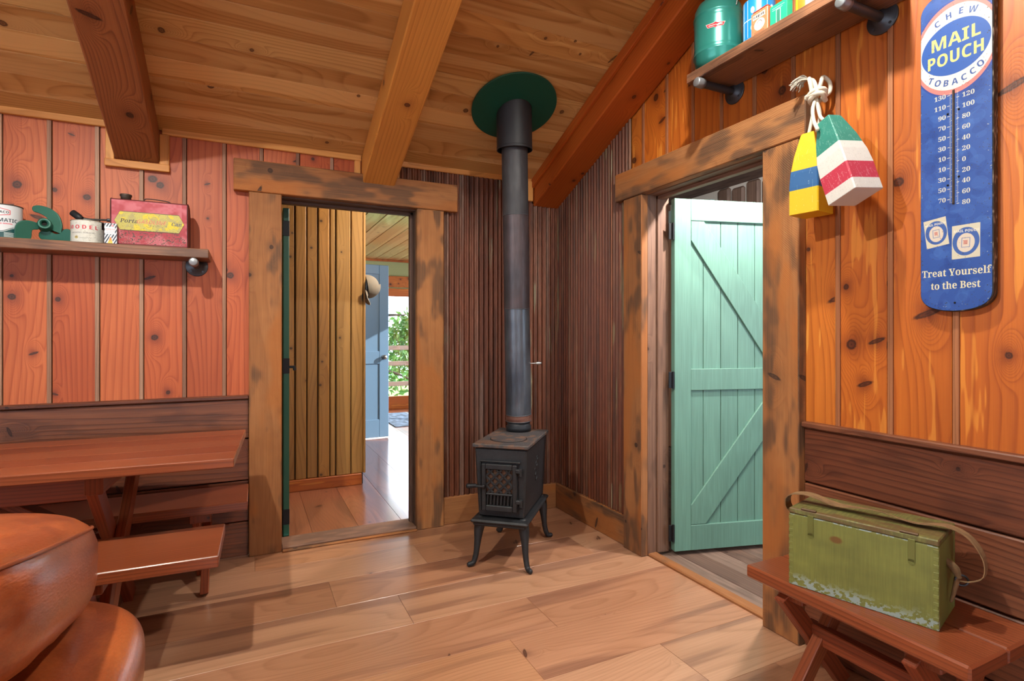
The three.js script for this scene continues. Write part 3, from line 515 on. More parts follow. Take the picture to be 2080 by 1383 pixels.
// ------------------------------------------------------------------ outdoors beyond the far window
{
  const d = struct('deck', 'weathered deck outside the far window', 'deck');
  for (let k = 0; k < 16; k++) obj('deck_board', bx(-3, 5, -0.16, -0.13, FZ - 0.16 - (k + 1) * 0.15, FZ - 0.165 - k * 0.15, 0.003, 'x', W.grey.T), M.grey[k % 3], d);
  const r = thing('deck_railing', 'brown horizontal rail fence at the edge of the deck', 'railing', [0, -0.13, -7.85]);
  for (const y of [0.28, 0.7, 1.02]) obj('rail', bx(-3, 5, y, y + 0.09, -0.03, 0.03, 0.004, 'x', W.grey.T), M.grey[1], r);
  for (const x of [-2.6, -0.9, 1.6, 3.4]) obj('post', bx(x, x + 0.1, 0, 1.1, -0.08, -0.03, 0.004, 'y', W.grey.T), M.grey[1], r);
  const grass = noiseTex(256, 256, (u, v) => { const p = fb(u * 20, v * 20, 20); return [90 + 60 * p, 110 + 50 * p, 60 + 30 * p]; });
  const gr = obj('ground', bx(-40, 40, -1.7, -1.5, -30, FZ - 0.2, 0), std({ map: grass, roughness: 1 })); gr.userData = { kind: 'structure', label: 'grassy bank below the deck', category: 'ground' };
  const lk = obj('lake', bx(-200, 200, -2.3, -2.2, -220, -30, 0), std({ color: 0xbccdd6, roughness: 0.3 })); lk.userData = { kind: 'structure', label: 'pale lake beyond the bank', category: 'water' };
  const leaf = new THREE.BufferGeometry(); leaf.setAttribute('position', new THREE.Float32BufferAttribute([0, 0, 0, 0.05, 0.09, 0.015, 0, 0.2, 0, 0, 0, 0, 0, 0.2, 0, -0.05, 0.09, 0.015], 3)); leaf.computeVertexNormals();
  const bark = std({ color: 0x3a2e26, roughness: 0.95 });
  const tree = (label, x, z, h, n, tone, spread) => {
    const t = thing('leafy_tree', label, 'tree', [x, -1.5, z], 0, 'trees beyond the deck');
    obj('trunk', tube([[0, 0, 0], [0.1, h * 0.3, 0], [-0.1, h * 0.6, 0.1], [0, h * 0.95, 0]], [0.2, 0.15, 0.09, 0.03], 16, 8), bark, t);
    for (let k = 0; k < 7; k++) { const a = k * 2.4, y = h * (0.3 + k * 0.085), L = spread * rr(0.6, 0.95); obj('branch', tube([[0, y, 0], [Math.cos(a) * L * 0.5, y + 0.25, Math.sin(a) * L * 0.5], [Math.cos(a) * L, y + rr(-0.1, 0.5), Math.sin(a) * L]], [0.06, 0.045, 0.015], 8, 6), bark, t); }
    const im = sh(new THREE.InstancedMesh(leaf, phy({ color: 0xffffff, roughness: 0.7, side: THREE.DoubleSide, transmission: 0.35, thickness: 0 }), n)); im.name = 'foliage'; im.userData.kind = 'stuff';
    const m = new THREE.Matrix4(), q = new THREE.Quaternion(), e = new THREE.Euler(), col = new THREE.Color();
    for (let i = 0; i < n; i++) {
      const c = Math.floor(rnd() * 26), ca = c * 2.39, cy = h * (0.3 + 0.7 * ((c * 0.618) % 1)), cr = spread * (0.35 + 0.6 * ((c * 0.381) % 1)) * (1.15 - 0.5 * cy / h);
      const u = rnd() * 6.283, w = Math.acos(rr(-1, 1)), rad = 0.75 * Math.cbrt(rnd()) * spread * 0.42;
      e.set(rnd() * 6, rnd() * 6, rnd() * 6); q.setFromEuler(e);
      m.compose(V(Math.cos(ca) * cr + rad * Math.sin(w) * Math.cos(u), cy + rad * Math.cos(w) * 0.8, Math.sin(ca) * cr + rad * Math.sin(w) * Math.sin(u)), q, V(1, 1, 1).multiplyScalar(rr(0.7, 1.3)));
      im.setMatrixAt(i, m); col.setRGB(tone[0] * rr(0.6, 1.3), tone[1] * rr(0.7, 1.25), tone[2] * rr(0.6, 1.3)); im.setColorAt(i, col);
    }
    t.add(im);
  };
  tree('broad leafy green tree outside the far window', 0.2, -10.2, 5.2, 5200, [0.11, 0.24, 0.04], 2.2);
  tree('slender leafy tree further left beyond the deck', -3.4, -12.5, 6, 3600, [0.1, 0.2, 0.05], 2.0);
  tree('low leafy tree at the right beyond the deck', 3.2, -12.0, 4.4, 3600, [0.14, 0.25, 0.05], 2.0);
}
// ------------------------------------------------------------------ stove and its pipe
{
  const o = thing('wood_stove', 'small black cast iron wood stove on curved legs in the corner', 'stove', [-0.638, 0, 0.588], -41 * Math.PI / 180);
  const w2 = 0.148, d2 = 0.256;
  const castTex = noiseTex(512, 512, (u, v) => { const p = fb(u * 60, v * 60, 60), q = fb(u * 5, v * 5, 5), k = 44 + 16 * (p - 0.5) + 14 * (q - 0.5); return [k * 0.96, k, k * 1.06]; });
  const cast = std({ map: castTex, roughness: 0.5, metalness: 0.3 });
  const topTex = noiseTex(512, 512, (u, v) => { const p = fb(u * 70, v * 70, 70), r = ss(0.46, 0.68, fb(u * 7, v * 7, 7)); const c = [70, 66, 66].map((x) => x * (0.75 + 0.5 * p)); return c.map((x, i) => lerp(x, [116, 84, 66][i], r * 0.75)); });
  const topM = std({ map: topTex, roughness: 0.65, metalness: 0.2 });
  // body: narrower towards the base
  const body = warp(bx(-w2 + 0.006, w2 - 0.006, 0.262, 0.625, -d2 + 0.008, d2 - 0.008, 0.008, 'y', [0.5, 0.5]), (x, y, z) => { const k = lerp(0.87, 1, (y - 0.262) / 0.363); return [x * k, y, z * lerp(0.95, 1, (y - 0.262) / 0.363)]; });
  obj('body', body, cast, o);
  const tg = bx(-w2 - 0.004, w2 + 0.004, 0.625, 0.646, -d2 - 0.004, d2 + 0.004, 0.005, 'z', [0.32, 0.54], [0, 0]); obj('top_plate', tg, topM, o);
  const ring = obj('cooking_lid', mv(cyl(0.098, 0.096, 0.006, 48), 0.0, 0.648, 0.09), topM, o);
  obj('lid_groove', mv(new THREE.TorusGeometry(0.1, 0.0022, 6, 48).rotateX(Math.PI / 2), 0, 0.647, 0.09), M.dark, o);
  obj('base_plate', merge([bx(-w2 - 0.006, w2 + 0.006, 0.24, 0.258, -d2 - 0.004, d2 + 0.034, 0.008, 'y', [0.5, 0.5]), bx(-w2 + 0.006, w2 - 0.006, 0.222, 0.242, -d2 + 0.01, d2 + 0.02, 0.006, 'y', [0.5, 0.5])]), cast, o);
  // door, leaning with the front
  const dr = new THREE.Group(); dr.name = 'fire_door'; o.add(dr); dr.position.set(0, 0.3, d2 - 0.0145); dr.rotation.x = 0.026;
  obj('door_rim', merge([bx(-0.112, 0.108, 0.2525, 0.262, 0, 0.012, 0.003, 'y', [0.5, 0.5]), bx(-0.112, -0.103, -0.002, 0.2525, 0, 0.012, 0.003, 'y', [0.5, 0.5])]), cast, dr);
  const F = (x0, x1, y0, y1, z1 = 0.021) => bx(x0, x1, y0, y1, 0.0, z1, 0.004, 'y', [0.5, 0.5]);
  obj('door_frame', merge([F(-0.098, -0.076, 0, 0.246), F(0.068, 0.092, 0, 0.246), F(-0.0765, 0.0685, 0.218, 0.246), F(-0.0765, 0.0685, 0, 0.03), F(-0.0765, 0.0685, 0.082, 0.093, 0.017)]), cast, dr);
  obj('glass_backing', bx(-0.078, 0.07, 0.088, 0.222, -0.004, 0.002, 0.001, 'y', [0.5, 0.5]), std({ color: 0x5a4030, roughness: 0.35 }), dr);
  obj('air_slot', bx(-0.078, 0.07, 0.026, 0.085, -0.004, 0.001, 0.001), M.dark, dr);
  const L = []; const x0 = -0.076, x1 = 0.068, y0 = 0.093, y1 = 0.218, st = 0.0475;
  for (let k = -4; k < 5; k++) for (const s of [1, -1]) {
    const cx = (x0 + x1) / 2 + k * st, pts = []; for (let t = -0.2; t <= 0.2; t += 0.002) { const x = cx + t, y = (y0 + y1) / 2 + s * t; if (x > x0 && x < x1 && y > y0 && y < y1) pts.push([x, y]); }
    if (pts.length > 8) L.push(bar([...pts[0], 0.009], [...pts[pts.length - 1], 0.009], 0.0075, 0.012, [0, 0, 1], [0.5, 0.5], 0.002));
  }
  obj('lattice', merge(L), cast, dr);
  for (let k = 0; k < 8; k++) obj('vent_bar', bar([-0.07 + k * 0.0185, 0.03, 0.008], [-0.066 + k * 0.0185, 0.083, 0.008], 0.012, 0.009, [0, 0, 1], [0.5, 0.5], 0.002), cast, dr);
  for (const y of [0.045, 0.205]) obj('hinge', merge([bx(0.086, 0.118, y, y + 0.022, 0.004, 0.026, 0.004), mv(cyl(0.009, 0.009, 0.036, 14), 0.112, y + 0.006, 0.016)]), cast, dr);
  obj('handle', merge([tube([[-0.085, 0.128, 0.028], [-0.112, 0.13, 0.034], [-0.13, 0.131, 0.03]], 0.0075, 10, 10), tube([[-0.128, 0.131, 0.03], [-0.165, 0.128, 0.036]], [0.011, 0.014], 6, 12), mv(new THREE.SphereGeometry(0.013, 12, 10), -0.086, 0.128, 0.024)]), M.black, dr);
  // side relief
  const rel = []; for (const [y, z, r] of [[0.46, 0.02, 0.02], [0.5, 0.0, 0.016], [0.43, -0.006, 0.022], [0.53, -0.014, 0.012]]) { const t = new THREE.TorusGeometry(r, 0.0028, 6, 20, 4.6).rotateY(Math.PI / 2).rotateX(y * 9); rel.push(mv(t, lerp(0.87, 1, (y - 0.262) / 0.363) * 0.142, y, z)); }
  obj('side_relief', merge(rel), cast, o);
  for (const sx of [-1, 1]) for (const sz of [-1, 1]) {
    const bx0 = sx * 0.118, bz = sz > 0 ? 0.225 : -0.22;
    obj('leg', tube([[bx0 * 0.98, 0.236, bz], [bx0 * 1.05, 0.19, bz * 1.02], [bx0 * 1.1, 0.12, bz * 1.05], [bx0 * 1.16, 0.055, bz * 1.08], [bx0 * 1.26, 0.018, bz * 1.13], [bx0 * 1.4, 0.0135, bz * 1.19]], [0.03, 0.026, 0.019, 0.0155, 0.0145, 0.0125], 28, 14), cast, o);
  }
}
{
  const pipeTex = (c0, c1) => noiseTex(256, 512, (u, v) => { const st = fb(u * 8, v * 7, 7), f = vn(u * 160, v * 12, 12), k = ss(0.35, 0.7, fb(u * 4 + 7, v * 3, 3)); return c0.map((x, i) => lerp(x, c1[i], k) * (0.8 + 0.3 * st + 0.14 * f)); });
  const o = thing('stove_pipe', 'tall bare steel stove pipe rising to the ceiling', 'stove pipe', [-0.53, 0.646, 0.445]);
  const top = V(-0.605, 2.5, 0.535).sub(V(-0.53, 0.646, 0.445)), Lp = top.length();
  o.quaternion.setFromUnitVectors(V(0, 1, 0), top.clone().normalize());
  const sec = [[0.06, 0.1, pipeTex([120, 84, 72], [96, 62, 52]), 0.5, 0.4], [0.1, 0.724, pipeTex([96, 102, 110], [76, 82, 92]), 0.36, 0.65], [0.724, 1.264, pipeTex([80, 70, 72], [70, 66, 70]), 0.44, 0.5], [1.264, Lp, pipeTex([58, 57, 60], [66, 66, 68]), 0.55, 0.35]], steel = std({ color: 0x55565a, roughness: 0.45, metalness: 0.5 }), blackSteel = std({ color: 0x2c2c2f, roughness: 0.55, metalness: 0.4 });
  obj('collar', lathe([[0.0, 0], [0.074, 0], [0.074, 0.03], [0.068, 0.032], [0.068, 0.075], [0.0, 0.076]]), M.iron, o);
  for (const [a, b, map, roughness, metalness] of sec) obj('pipe_section', mv(cyl(0.0755, 0.0755, b - a, 56, true), 0, (a + b) / 2, 0), std({ map, roughness, metalness }), o);
  for (const y of [0.062, 0.1, 0.724, 1.264]) obj('seam_ring', mv(new THREE.TorusGeometry(0.0755, 0.0022, 8, 56).rotateX(Math.PI / 2), 0, y, 0), steel, o);
  obj('sleeve', merge([mv(cyl(0.102, 0.102, 0.3, 56, true), 0, Lp - 0.07, 0), mv(cyl(0.099, 0.099, 0.3, 56, true), 0, Lp - 0.07, 0), mv(new THREE.TorusGeometry(0.101, 0.003, 8, 56).rotateX(Math.PI / 2), 0, Lp - 0.22, 0), mv(new THREE.TorusGeometry(0.1015, 0.002, 8, 56).rotateX(Math.PI / 2), 0, Lp - 0.207, 0)]), Object.assign(blackSteel, { side: THREE.DoubleSide }), o);
  obj('damper_knob', merge([tube([[0.06, 0.4, 0.03], [0.1, 0.4, 0.046]], 0.004, 4, 8), tube([[0.098, 0.4, 0.045], [0.112, 0.4, 0.05], [0.122, 0.4, 0.054]], [0.006, 0.012, 0.009], 8, 12)]), M.steel, o);
  const c = thing('ceiling_plate', 'round dark green plate around the stove pipe on the ceiling', 'plate', [-0.622, CE + SL * 0.572 - 0.012, 0.572]); c.rotation.x = -AN;
  const sp = new THREE.Shape(); sp.absarc(0, 0, 0.243, 0, Math.PI * 2, false); const hole = new THREE.Path(); hole.absellipse(0.017, -0.04, 0.1035, 0.113, 0, Math.PI * 2, true); sp.holes.push(hole);
  obj('disc', new THREE.ExtrudeGeometry(sp, { depth: 0.006, bevelEnabled: true, bevelThickness: 0.002, bevelSize: 0.002, bevelSegments: 2, curveSegments: 72 }).rotateX(Math.PI / 2), std({ color: 0x0d4a3a, roughness: 0.4 }), c);
}
// ------------------------------------------------------------------ picnic table and benches with crossed legs
function trestle(parent, x, top, half, spread, w, t, matA, matB, foot = 0) {
  obj('leg', bar([x - t / 2 - 0.001, foot, -spread], [x - t / 2 - 0.001, top, half], w, t, [0, 0, 1], W.red.T), matA, parent);
  obj('leg', bar([x + t / 2 + 0.001, foot, spread], [x + t / 2 + 0.001, top, -half], w, t, [0, 0, 1], W.red.T), matB, parent);
  for (const l of parent.children.slice(-2)) warp(l.geometry, (px, py, pz) => [px, clamp(py, 0, top), pz]);
}
function bench(label, pos, turn, Lb, wid, h, th, rightEnd, group) {
  const o = thing('trestle_bench', label, 'bench', pos, turn, group);
  obj('seat', bx(-Lb, 0, h - th, h, -wid / 2, wid / 2, 0.003, 'x', W.red.T), M.red[0], o);
  for (const x of [-rightEnd, -Lb + rightEnd]) {
    obj('cleat', bx(x - 0.045, x + 0.045, h - th - 0.045, h - th, -wid * 0.4, wid * 0.4, 0.004, 'z', W.red.T), M.red[1], o);
    trestle(o, x, h - th - 0.02, wid * 0.3, wid * 0.42, 0.07, 0.034, M.redLight, M.red[1]);
  }
  obj('stretcher', bx(-Lb + rightEnd, -rightEnd, h * 0.48 - 0.03, h * 0.48 + 0.03, -0.017, 0.017, 0.003, 'x', W.red.T), M.red[1], o);
  return o;
}
bench('red-brown trestle bench on the near side of the picnic table', [-2.072, 0, 0.985], -0.025, 1.7, 0.365, 0.435, 0.042, 0.39, 'picnic table benches');
bench('red-brown trestle bench between picnic table and wall', [-1.982, 0, 0.3], -0.01, 1.7, 0.34, 0.425, 0.042, 0.2, 'picnic table benches');
{
  const o = thing('picnic_table', 'long varnished red-brown picnic table with crossed legs', 'table', [-2.012, 0, 0.645], -0.055);
  const h = 0.74, Lt = 2.0;
  for (let k = 0; k < 5; k++) obj('top_plank', bx(-Lt, 0, h - 0.036, h, -0.35 + k * 0.14 + 0.0004, -0.35 + (k + 1) * 0.14 - 0.0004, 0.003, 'x', W.red.T), M.red[k % 2], o);
  for (const x of [-0.46, -1.54]) {
    obj('cleat', bx(x - 0.03, x + 0.03, h - 0.036 - 0.07, h - 0.036, -0.3, 0.3, 0.005, 'z', W.red.T), M.red[1], o);
    trestle(o, x, h - 0.07, 0.23, 0.3, 0.09, 0.036, M.redLight, M.red[0]);
  }
  obj('apron', bx(-1.5, -0.49, h - 0.135, h - 0.037, 0.2, 0.235, 0.003, 'x', W.red.T), M.redLight, o);
  obj('stretcher', bx(-1.5, -0.5, 0.33, 0.41, -0.018, 0.018, 0.003, 'x', W.red.T), M.red[1], o);
  obj('brace', bar([-0.5, 0.37, 0.02], [-0.98, 0.69, 0.02], 0.07, 0.034, [0, 0, 1], W.red.T), M.redLight, o); obj('brace', bar([-1.5, 0.37, 0.02], [-1.02, 0.69, 0.02], 0.07, 0.034, [0, 0, 1], W.red.T), M.redLight, o);
}
{
  const o = thing('trestle_bench', 'short red-brown trestle bench under the green box', 'bench', [-0.262, 0, 2.02], -Math.PI / 2);
  const h = 0.43, wid = 0.36, Lb = 0.65;
  obj('seat', bx(0, Lb, h - 0.042, h, -wid / 2, 0.002, 0.006, 'x', W.red.T), M.red[0], o); obj('seat', bx(0, Lb, h - 0.042, h, 0.003, wid / 2, 0.006, 'x', W.red.T), M.red[0], o);
  for (const x of [0.13, 0.52]) {
    obj('cleat', bx(x - 0.045, x + 0.045, h - 0.042 - 0.04, h - 0.042, -wid * 0.36, wid * 0.36, 0.004, 'z', W.red.T), M.red[1], o);
    trestle(o, x, h - 0.06, 0.135, 0.165, 0.062, 0.036, M.redLight, M.red[0]);
  }
  obj('stretcher', bx(0.1, 0.55, 0.19, 0.25, -0.018, 0.018, 0.003, 'x', W.red.T), M.redLight, o);
}
// ------------------------------------------------------------------ green box with strap on the bench
{
  const o = thing('wooden_box', 'olive green painted wooden box with hinged lid and webbing strap', 'box', [-0.286, 0.43, 2.338], -Math.PI / 2 + 0.28);
  // local x runs along the box, local z towards the room
  const olive = (wear) => noiseTex(512, 512, (u, v) => {
    const f = vn(u * 190, v * 5, 5), p = fb(u * 6, v * 6, 6), q = fb(u * 40, v * 30, 30); let c = [122, 126, 60].map((x) => x * (0.9 + 0.09 * f + 0.2 * (p - 0.5)));
    const chip = wear * ss(0.6, 0.64, q + 0.16 * ss(0.3, 0.02, v)) * ss(0.22, 0.06, v + 0.1 * (p - 0.5)); c = c.map((x, i) => lerp(x, [146, 162, 156][i], chip));
    const d = Math.hypot((u - 0.42) / 0.05, (v - 0.76) / 0.05); c = c.map((x, i) => lerp(x, [108, 68, 26][i], wear * ss(1.1, 0.6, d) * 0.8));
    return c;
  });
  const front = std({ map: olive(1), roughness: 0.5 }), side = std({ map: olive(0), roughness: 0.55 });
  const l2 = 0.191, d2 = 0.103, H = 0.242;
  const lidTex = noiseTex(512, 256, (u, v) => { const p = fb(u * 9, v * 6, 6), f = vn(u * 8, v * 120, 120); let c = [112, 110, 58].map((x) => x * (0.8 + 0.3 * f)); return c.map((x, i) => lerp(x, [98, 70, 42][i], ss(0.42, 0.66, p) * 0.7)); });
  obj('front_board', bx(-l2, l2, 0, H - 0.018, d2 - 0.014, d2, 0.0025, 'y', [0.382, 0.23], [0, 0]), front, o);
  obj('back_board', bx(-l2, l2, 0, H - 0.018, -d2, -d2 + 0.014, 0.0025, 'y', [0.382, 0.23], [0, 0]), side, o);
  for (const s of [-1, 1]) obj('end_board', bx(s > 0 ? l2 - 0.015 : -l2 + 0.001, s > 0 ? l2 - 0.001 : -l2 + 0.015, 0, H - 0.018, -d2 + 0.001, d2 - 0.001, 0.001, 'y', [0.4, 0.4]), side, o);
  for (const s of [-1, 1]) for (let k = 0; k < 11; k++) obj('finger_joint', bx(s > 0 ? l2 - 0.013 : -l2, s > 0 ? l2 : -l2 + 0.013, 0.006 + k * 0.02, 0.016 + k * 0.02, d2 - 0.012, d2 + 0.0006, 0.001, 'y', [0.4, 0.4]), side, o);
  obj('bottom_board', bx(-l2 + 0.005, l2 - 0.005, 0.001, 0.012, -d2 + 0.005, d2 - 0.005, 0.001), side, o);
  const lid = obj('lid', bx(-l2, l2, H - 0.017, H, -d2, d2 + 0.0005, 0.003, 'x', [0.22, 0.4], [0, 0]), std({ map: lidTex, roughness: 0.6 }), o);
  const metal = std({ color: 0x6f7238, roughness: 0.45, metalness: 0.3 });
  for (const x of [-0.135, 0.122]) { const hg = obj('hinge', merge([bx(x, x + 0.017, H - 0.074, H - 0.012, d2, d2 + 0.0018, 0.0006), mv(cyl(0.0085, 0.0085, 0.0018, 16).rotateX(Math.PI / 2), x + 0.0085, H - 0.074, d2 + 0.0009)]), metal, o); obj('pin', mv(cyl(0.0042, 0.0042, 0.042, 12).rotateZ(Math.PI / 2), x + 0.002, H + 0.002, d2 - 0.004), std({ color: 0x5a4632, roughness: 0.5, metalness: 0.6 }), hg); }
  for (const x of [-0.17, -0.06, 0.06, 0.17]) obj('screw', mv(cyl(0.003, 0.003, 0.002, 10).rotateX(Math.PI / 2), x, 0.022, d2 + 0.0005), metal, o);
  // strap: flat ribbon
  const web = noiseTex(128, 512, (u, v) => { const a = (Math.floor(u * 32) + Math.floor(v * 160)) & 1; const p = fb(u * 5, v * 12, 12); return [150, 116, 78].map((x) => x * (0.82 + 0.12 * a + 0.3 * (p - 0.5))); });
  const ribbon = (pts, wv, w, t = 0.0022) => {
    const c = new THREE.CatmullRomCurve3(pts.map((p) => V(...p))), n = 60, pos = [], uv = [], idx = [];
    for (let i = 0; i <= n; i++) {
      const p = c.getPointAt(i / n), tg2 = c.getTangentAt(i / n), q = i / n * (wv.length - 1), k = Math.min(wv.length - 2, Math.floor(q));
      const wd = V(...wv[k]).lerp(V(...wv[k + 1]), q - k); wd.addScaledVector(tg2, -wd.dot(tg2)).normalize(); const nn = wd.clone().cross(tg2).normalize();
      for (const [a, b] of [[-1, 1], [1, 1], [1, -1], [-1, -1], [-1, 1]]) { const v = p.clone().addScaledVector(wd, a * w / 2).addScaledVector(nn, b * t / 2); pos.push(v.x, v.y, v.z); uv.push((a + 1) / 2, i / n * 3); }
    }
    for (let i = 0; i < n; i++) for (let j = 0; j < 4; j++) { const k = i * 5 + j; idx.push(k, k + 1, k + 5, k + 1, k + 6, k + 5); }
    const g = new THREE.BufferGeometry(); g.setAttribute('position', new THREE.Float32BufferAttribute(pos, 3)); g.setAttribute('uv', new THREE.Float32BufferAttribute(uv, 2)); g.setIndex(idx); const ng = g.toNonIndexed(); ng.computeVertexNormals(); return ng;
  };
  const webM = std({ map: web, roughness: 0.95, side: THREE.DoubleSide });
  obj('strap', ribbon([[-0.19, 0.19, 0.0], [-0.225, 0.215, 0.01], [-0.222, 0.256, 0.02], [-0.17, 0.274, 0.022], [-0.08, 0.256, 0.012], [0.02, 0.262, 0.01], [0.12, 0.249, 0.006], [0.19, 0.258, 0.0], [0.235, 0.24, -0.005], [0.268, 0.19, -0.005], [0.268, 0.14, 0.0], [0.238, 0.118, 0.0], [0.222, 0.115, 0.0]], [[0, 0, 1], [0, 0, 1], [0, 0, 1], [0, 0.35, 1], [0, 0.1, 1], [0, 0, 1], [0, 0.3, 1]], 0.044), webM, o);
  obj('strap_knot', merge([tube([[0.19, 0.16, 0.0], [0.205, 0.15, 0.006], [0.215, 0.125, 0.0]], [0.009, 0.012, 0.008], 10, 8), tube([[0.212, 0.12, 0.0], [0.208, 0.09, 0.008], [0.2, 0.055, 0.006]], [0.007, 0.006, 0.004], 10, 8)]), webM, o);
  obj('strap_buckle', mv(new THREE.TorusGeometry(0.014, 0.003, 8, 20).rotateY(0.4), 0.222, 0.117, 0), M.pipeIron, o);
}
// ------------------------------------------------------------------ leather armchair at lower left
{
  const leatherTex = noiseTex(512, 512, (u, v) => { const p = fb(u * 7, v * 7, 7), q = fb(u * 120, v * 120, 120); const c = [166, 84, 40].map((x, i) => lerp(x, [138, 64, 30][i], ss(0.35, 0.7, p))); return c.map((x) => x * (0.93 + 0.14 * q)); });
  const grain = noiseTex(512, 512, (u, v) => { const q = fb(u * 90, v * 90, 90) * 255; return [q, q, q]; }); grain.colorSpace = THREE.NoColorSpace;
  const leather = phy({ map: leatherTex, bumpMap: grain, bumpScale: 0.0006, roughness: 0.34, clearcoat: 0.55, clearcoatRoughness: 0.22 });
  const o = thing('leather_armchair', 'worn brown leather armchair with thick seamed cushion', 'armchair', [-2.75, 0, 1.92], 0.0);
  const puff = (cx, cy, cz, a, b, c, e, wr = 0) => {
    const g = new THREE.BoxGeometry(2, 2, 2, 40, 32, 40), p = g.attributes.position;
    for (let i = 0; i < p.count; i++) {
      const x = p.getX(i), y = p.getY(i), z = p.getZ(i), n = Math.pow(Math.pow(Math.abs(x), e) + Math.pow(Math.abs(y), e) + Math.pow(Math.abs(z), e), 1 / e);
      const k = 1 / n, wz = wr * (vn(z * 9 + 40, y * 9 + x * 5 + 40, 997) - 0.5) * ss(0.4, 1, Math.max(Math.abs(z * k), Math.abs(y * k)) * Math.abs(x * k));
      p.setXYZ(i, cx + x * k * a + wz, cy + y * k * b, cz + z * k * c + wz * 0.5);
    }
    const m = g.toNonIndexed(); g.computeVertexNormals(); return g;
  };
  obj('base', merge([puff(-0.01, 0.25, 0.04, 0.53, 0.23, 0.46, 6), puff(-0.01, 0.425, 0.01, 0.555, 0.125, 0.47, 3.4)]), leather, o);
  const cu = obj('cushion', puff(0, 0, 0, 0.44, 0.155, 0.47, 3.6, 0.03), leather, o);
  cu.rotation.x = -0.2; cu.position.set(0.005, 0.7, 0.02);
  const sup = (x, y, z, off = 0.002) => { const e = 3.6, n = Math.pow(Math.abs(x) ** e + Math.abs(y) ** e + Math.abs(z) ** e, 1 / e); return [x / n * (0.44 + off), y / n * (0.155 + off), z / n * (0.47 + off)]; };
  const s1 = []; for (let t = 0.98; t >= -0.76; t -= 0.08) s1.push(sup(1, 0.6, t)); for (let t = 0.5; t >= -0.9; t -= 0.12) s1.push(sup(1, t, -0.82 + 0.03 * Math.sin(t * 9)));
  obj('piping', tube(s1, 0.0042, 80, 8), leather, cu);
  obj('seam', tube([sup(1, 0.58, -0.82), sup(0.97, 0.8, -0.93), sup(0.8, 1, -0.99)], 0.0028, 14, 6), leather, cu);
  for (const [x, z] of [[-0.45, -0.36], [0.45, -0.36], [-0.45, 0.42], [0.45, 0.42]]) obj('foot', mv(cyl(0.022, 0.03, 0.05, 14), x, 0.025, z), M.dark, o);
}
// ------------------------------------------------------------------ shelves on pipe brackets
function pipeBracket(parent, at, dir, len) {                       // flange on the wall, pipe and cap; dir is the way into the room
  const q = new THREE.Quaternion().setFromUnitVectors(V(0, 1, 0), V(...dir)), g = (geo, a) => geo.applyQuaternion(q).translate(at[0] + dir[0] * a, at[1] + dir[1] * a, at[2] + dir[2] * a);
  const br = new THREE.Group(); br.name = 'pipe_bracket'; parent.add(br);
  obj('flange', merge([g(lathe([[0, 0], [0.052, 0], [0.053, 0.004], [0.05, 0.008], [0.028, 0.009], [0.026, 0.022], [0.0, 0.022]], 36), 0), ...[0, 1, 2, 3].map((k) => g(cyl(0.005, 0.005, 0.003, 10).translate(0.039 * Math.cos(k * 1.571 + 0.78), 0.0085, 0.039 * Math.sin(k * 1.571 + 0.78)), 0))]), M.pipeIron, br);
  obj('pipe', g(cyl(0.0165, 0.0165, len, 24), len / 2), M.pipeIron, br);
  obj('end_cap', g(lathe([[0.0, 0.03], [0.016, 0.029], [0.021, 0.024], [0.022, 0.004], [0.022, -0.012], [0.0, -0.012]], 28), len), std({ color: 0x8b8f92, roughness: 0.4, metalness: 0.6 }), br);
}
{
  const o = thing('wall_shelf', 'dark plank shelf on pipe brackets on the left wall', 'shelf');
  obj('plank', bx(-3.5, -2.162, 1.604, 1.65, 0.007, 0.2, 0.003, 'x', W.shelf.T), M.shelf, o);
  pipeBracket(o, [-2.228, 1.5805, 0.001], [0, 0, 1], 0.19); pipeBracket(o, [-3.35, 1.5805, 0.001], [0, 0, 1], 0.19);
  const r = thing('wall_shelf', 'dark plank shelf on pipe brackets high on the right wall', 'shelf');
  obj('plank', bx(-0.218, -0.007, 2.335, 2.377, 1.5, 2.3, 0.003, 'z', W.shelf.T), M.shelf, r);
  pipeBracket(r, [-0.001, 2.3115, 1.575], [-1, 0, 0], 0.205); pipeBracket(r, [-0.001, 2.3115, 2.215], [-1, 0, 0], 0.205);
}
const SH = 1.6502;
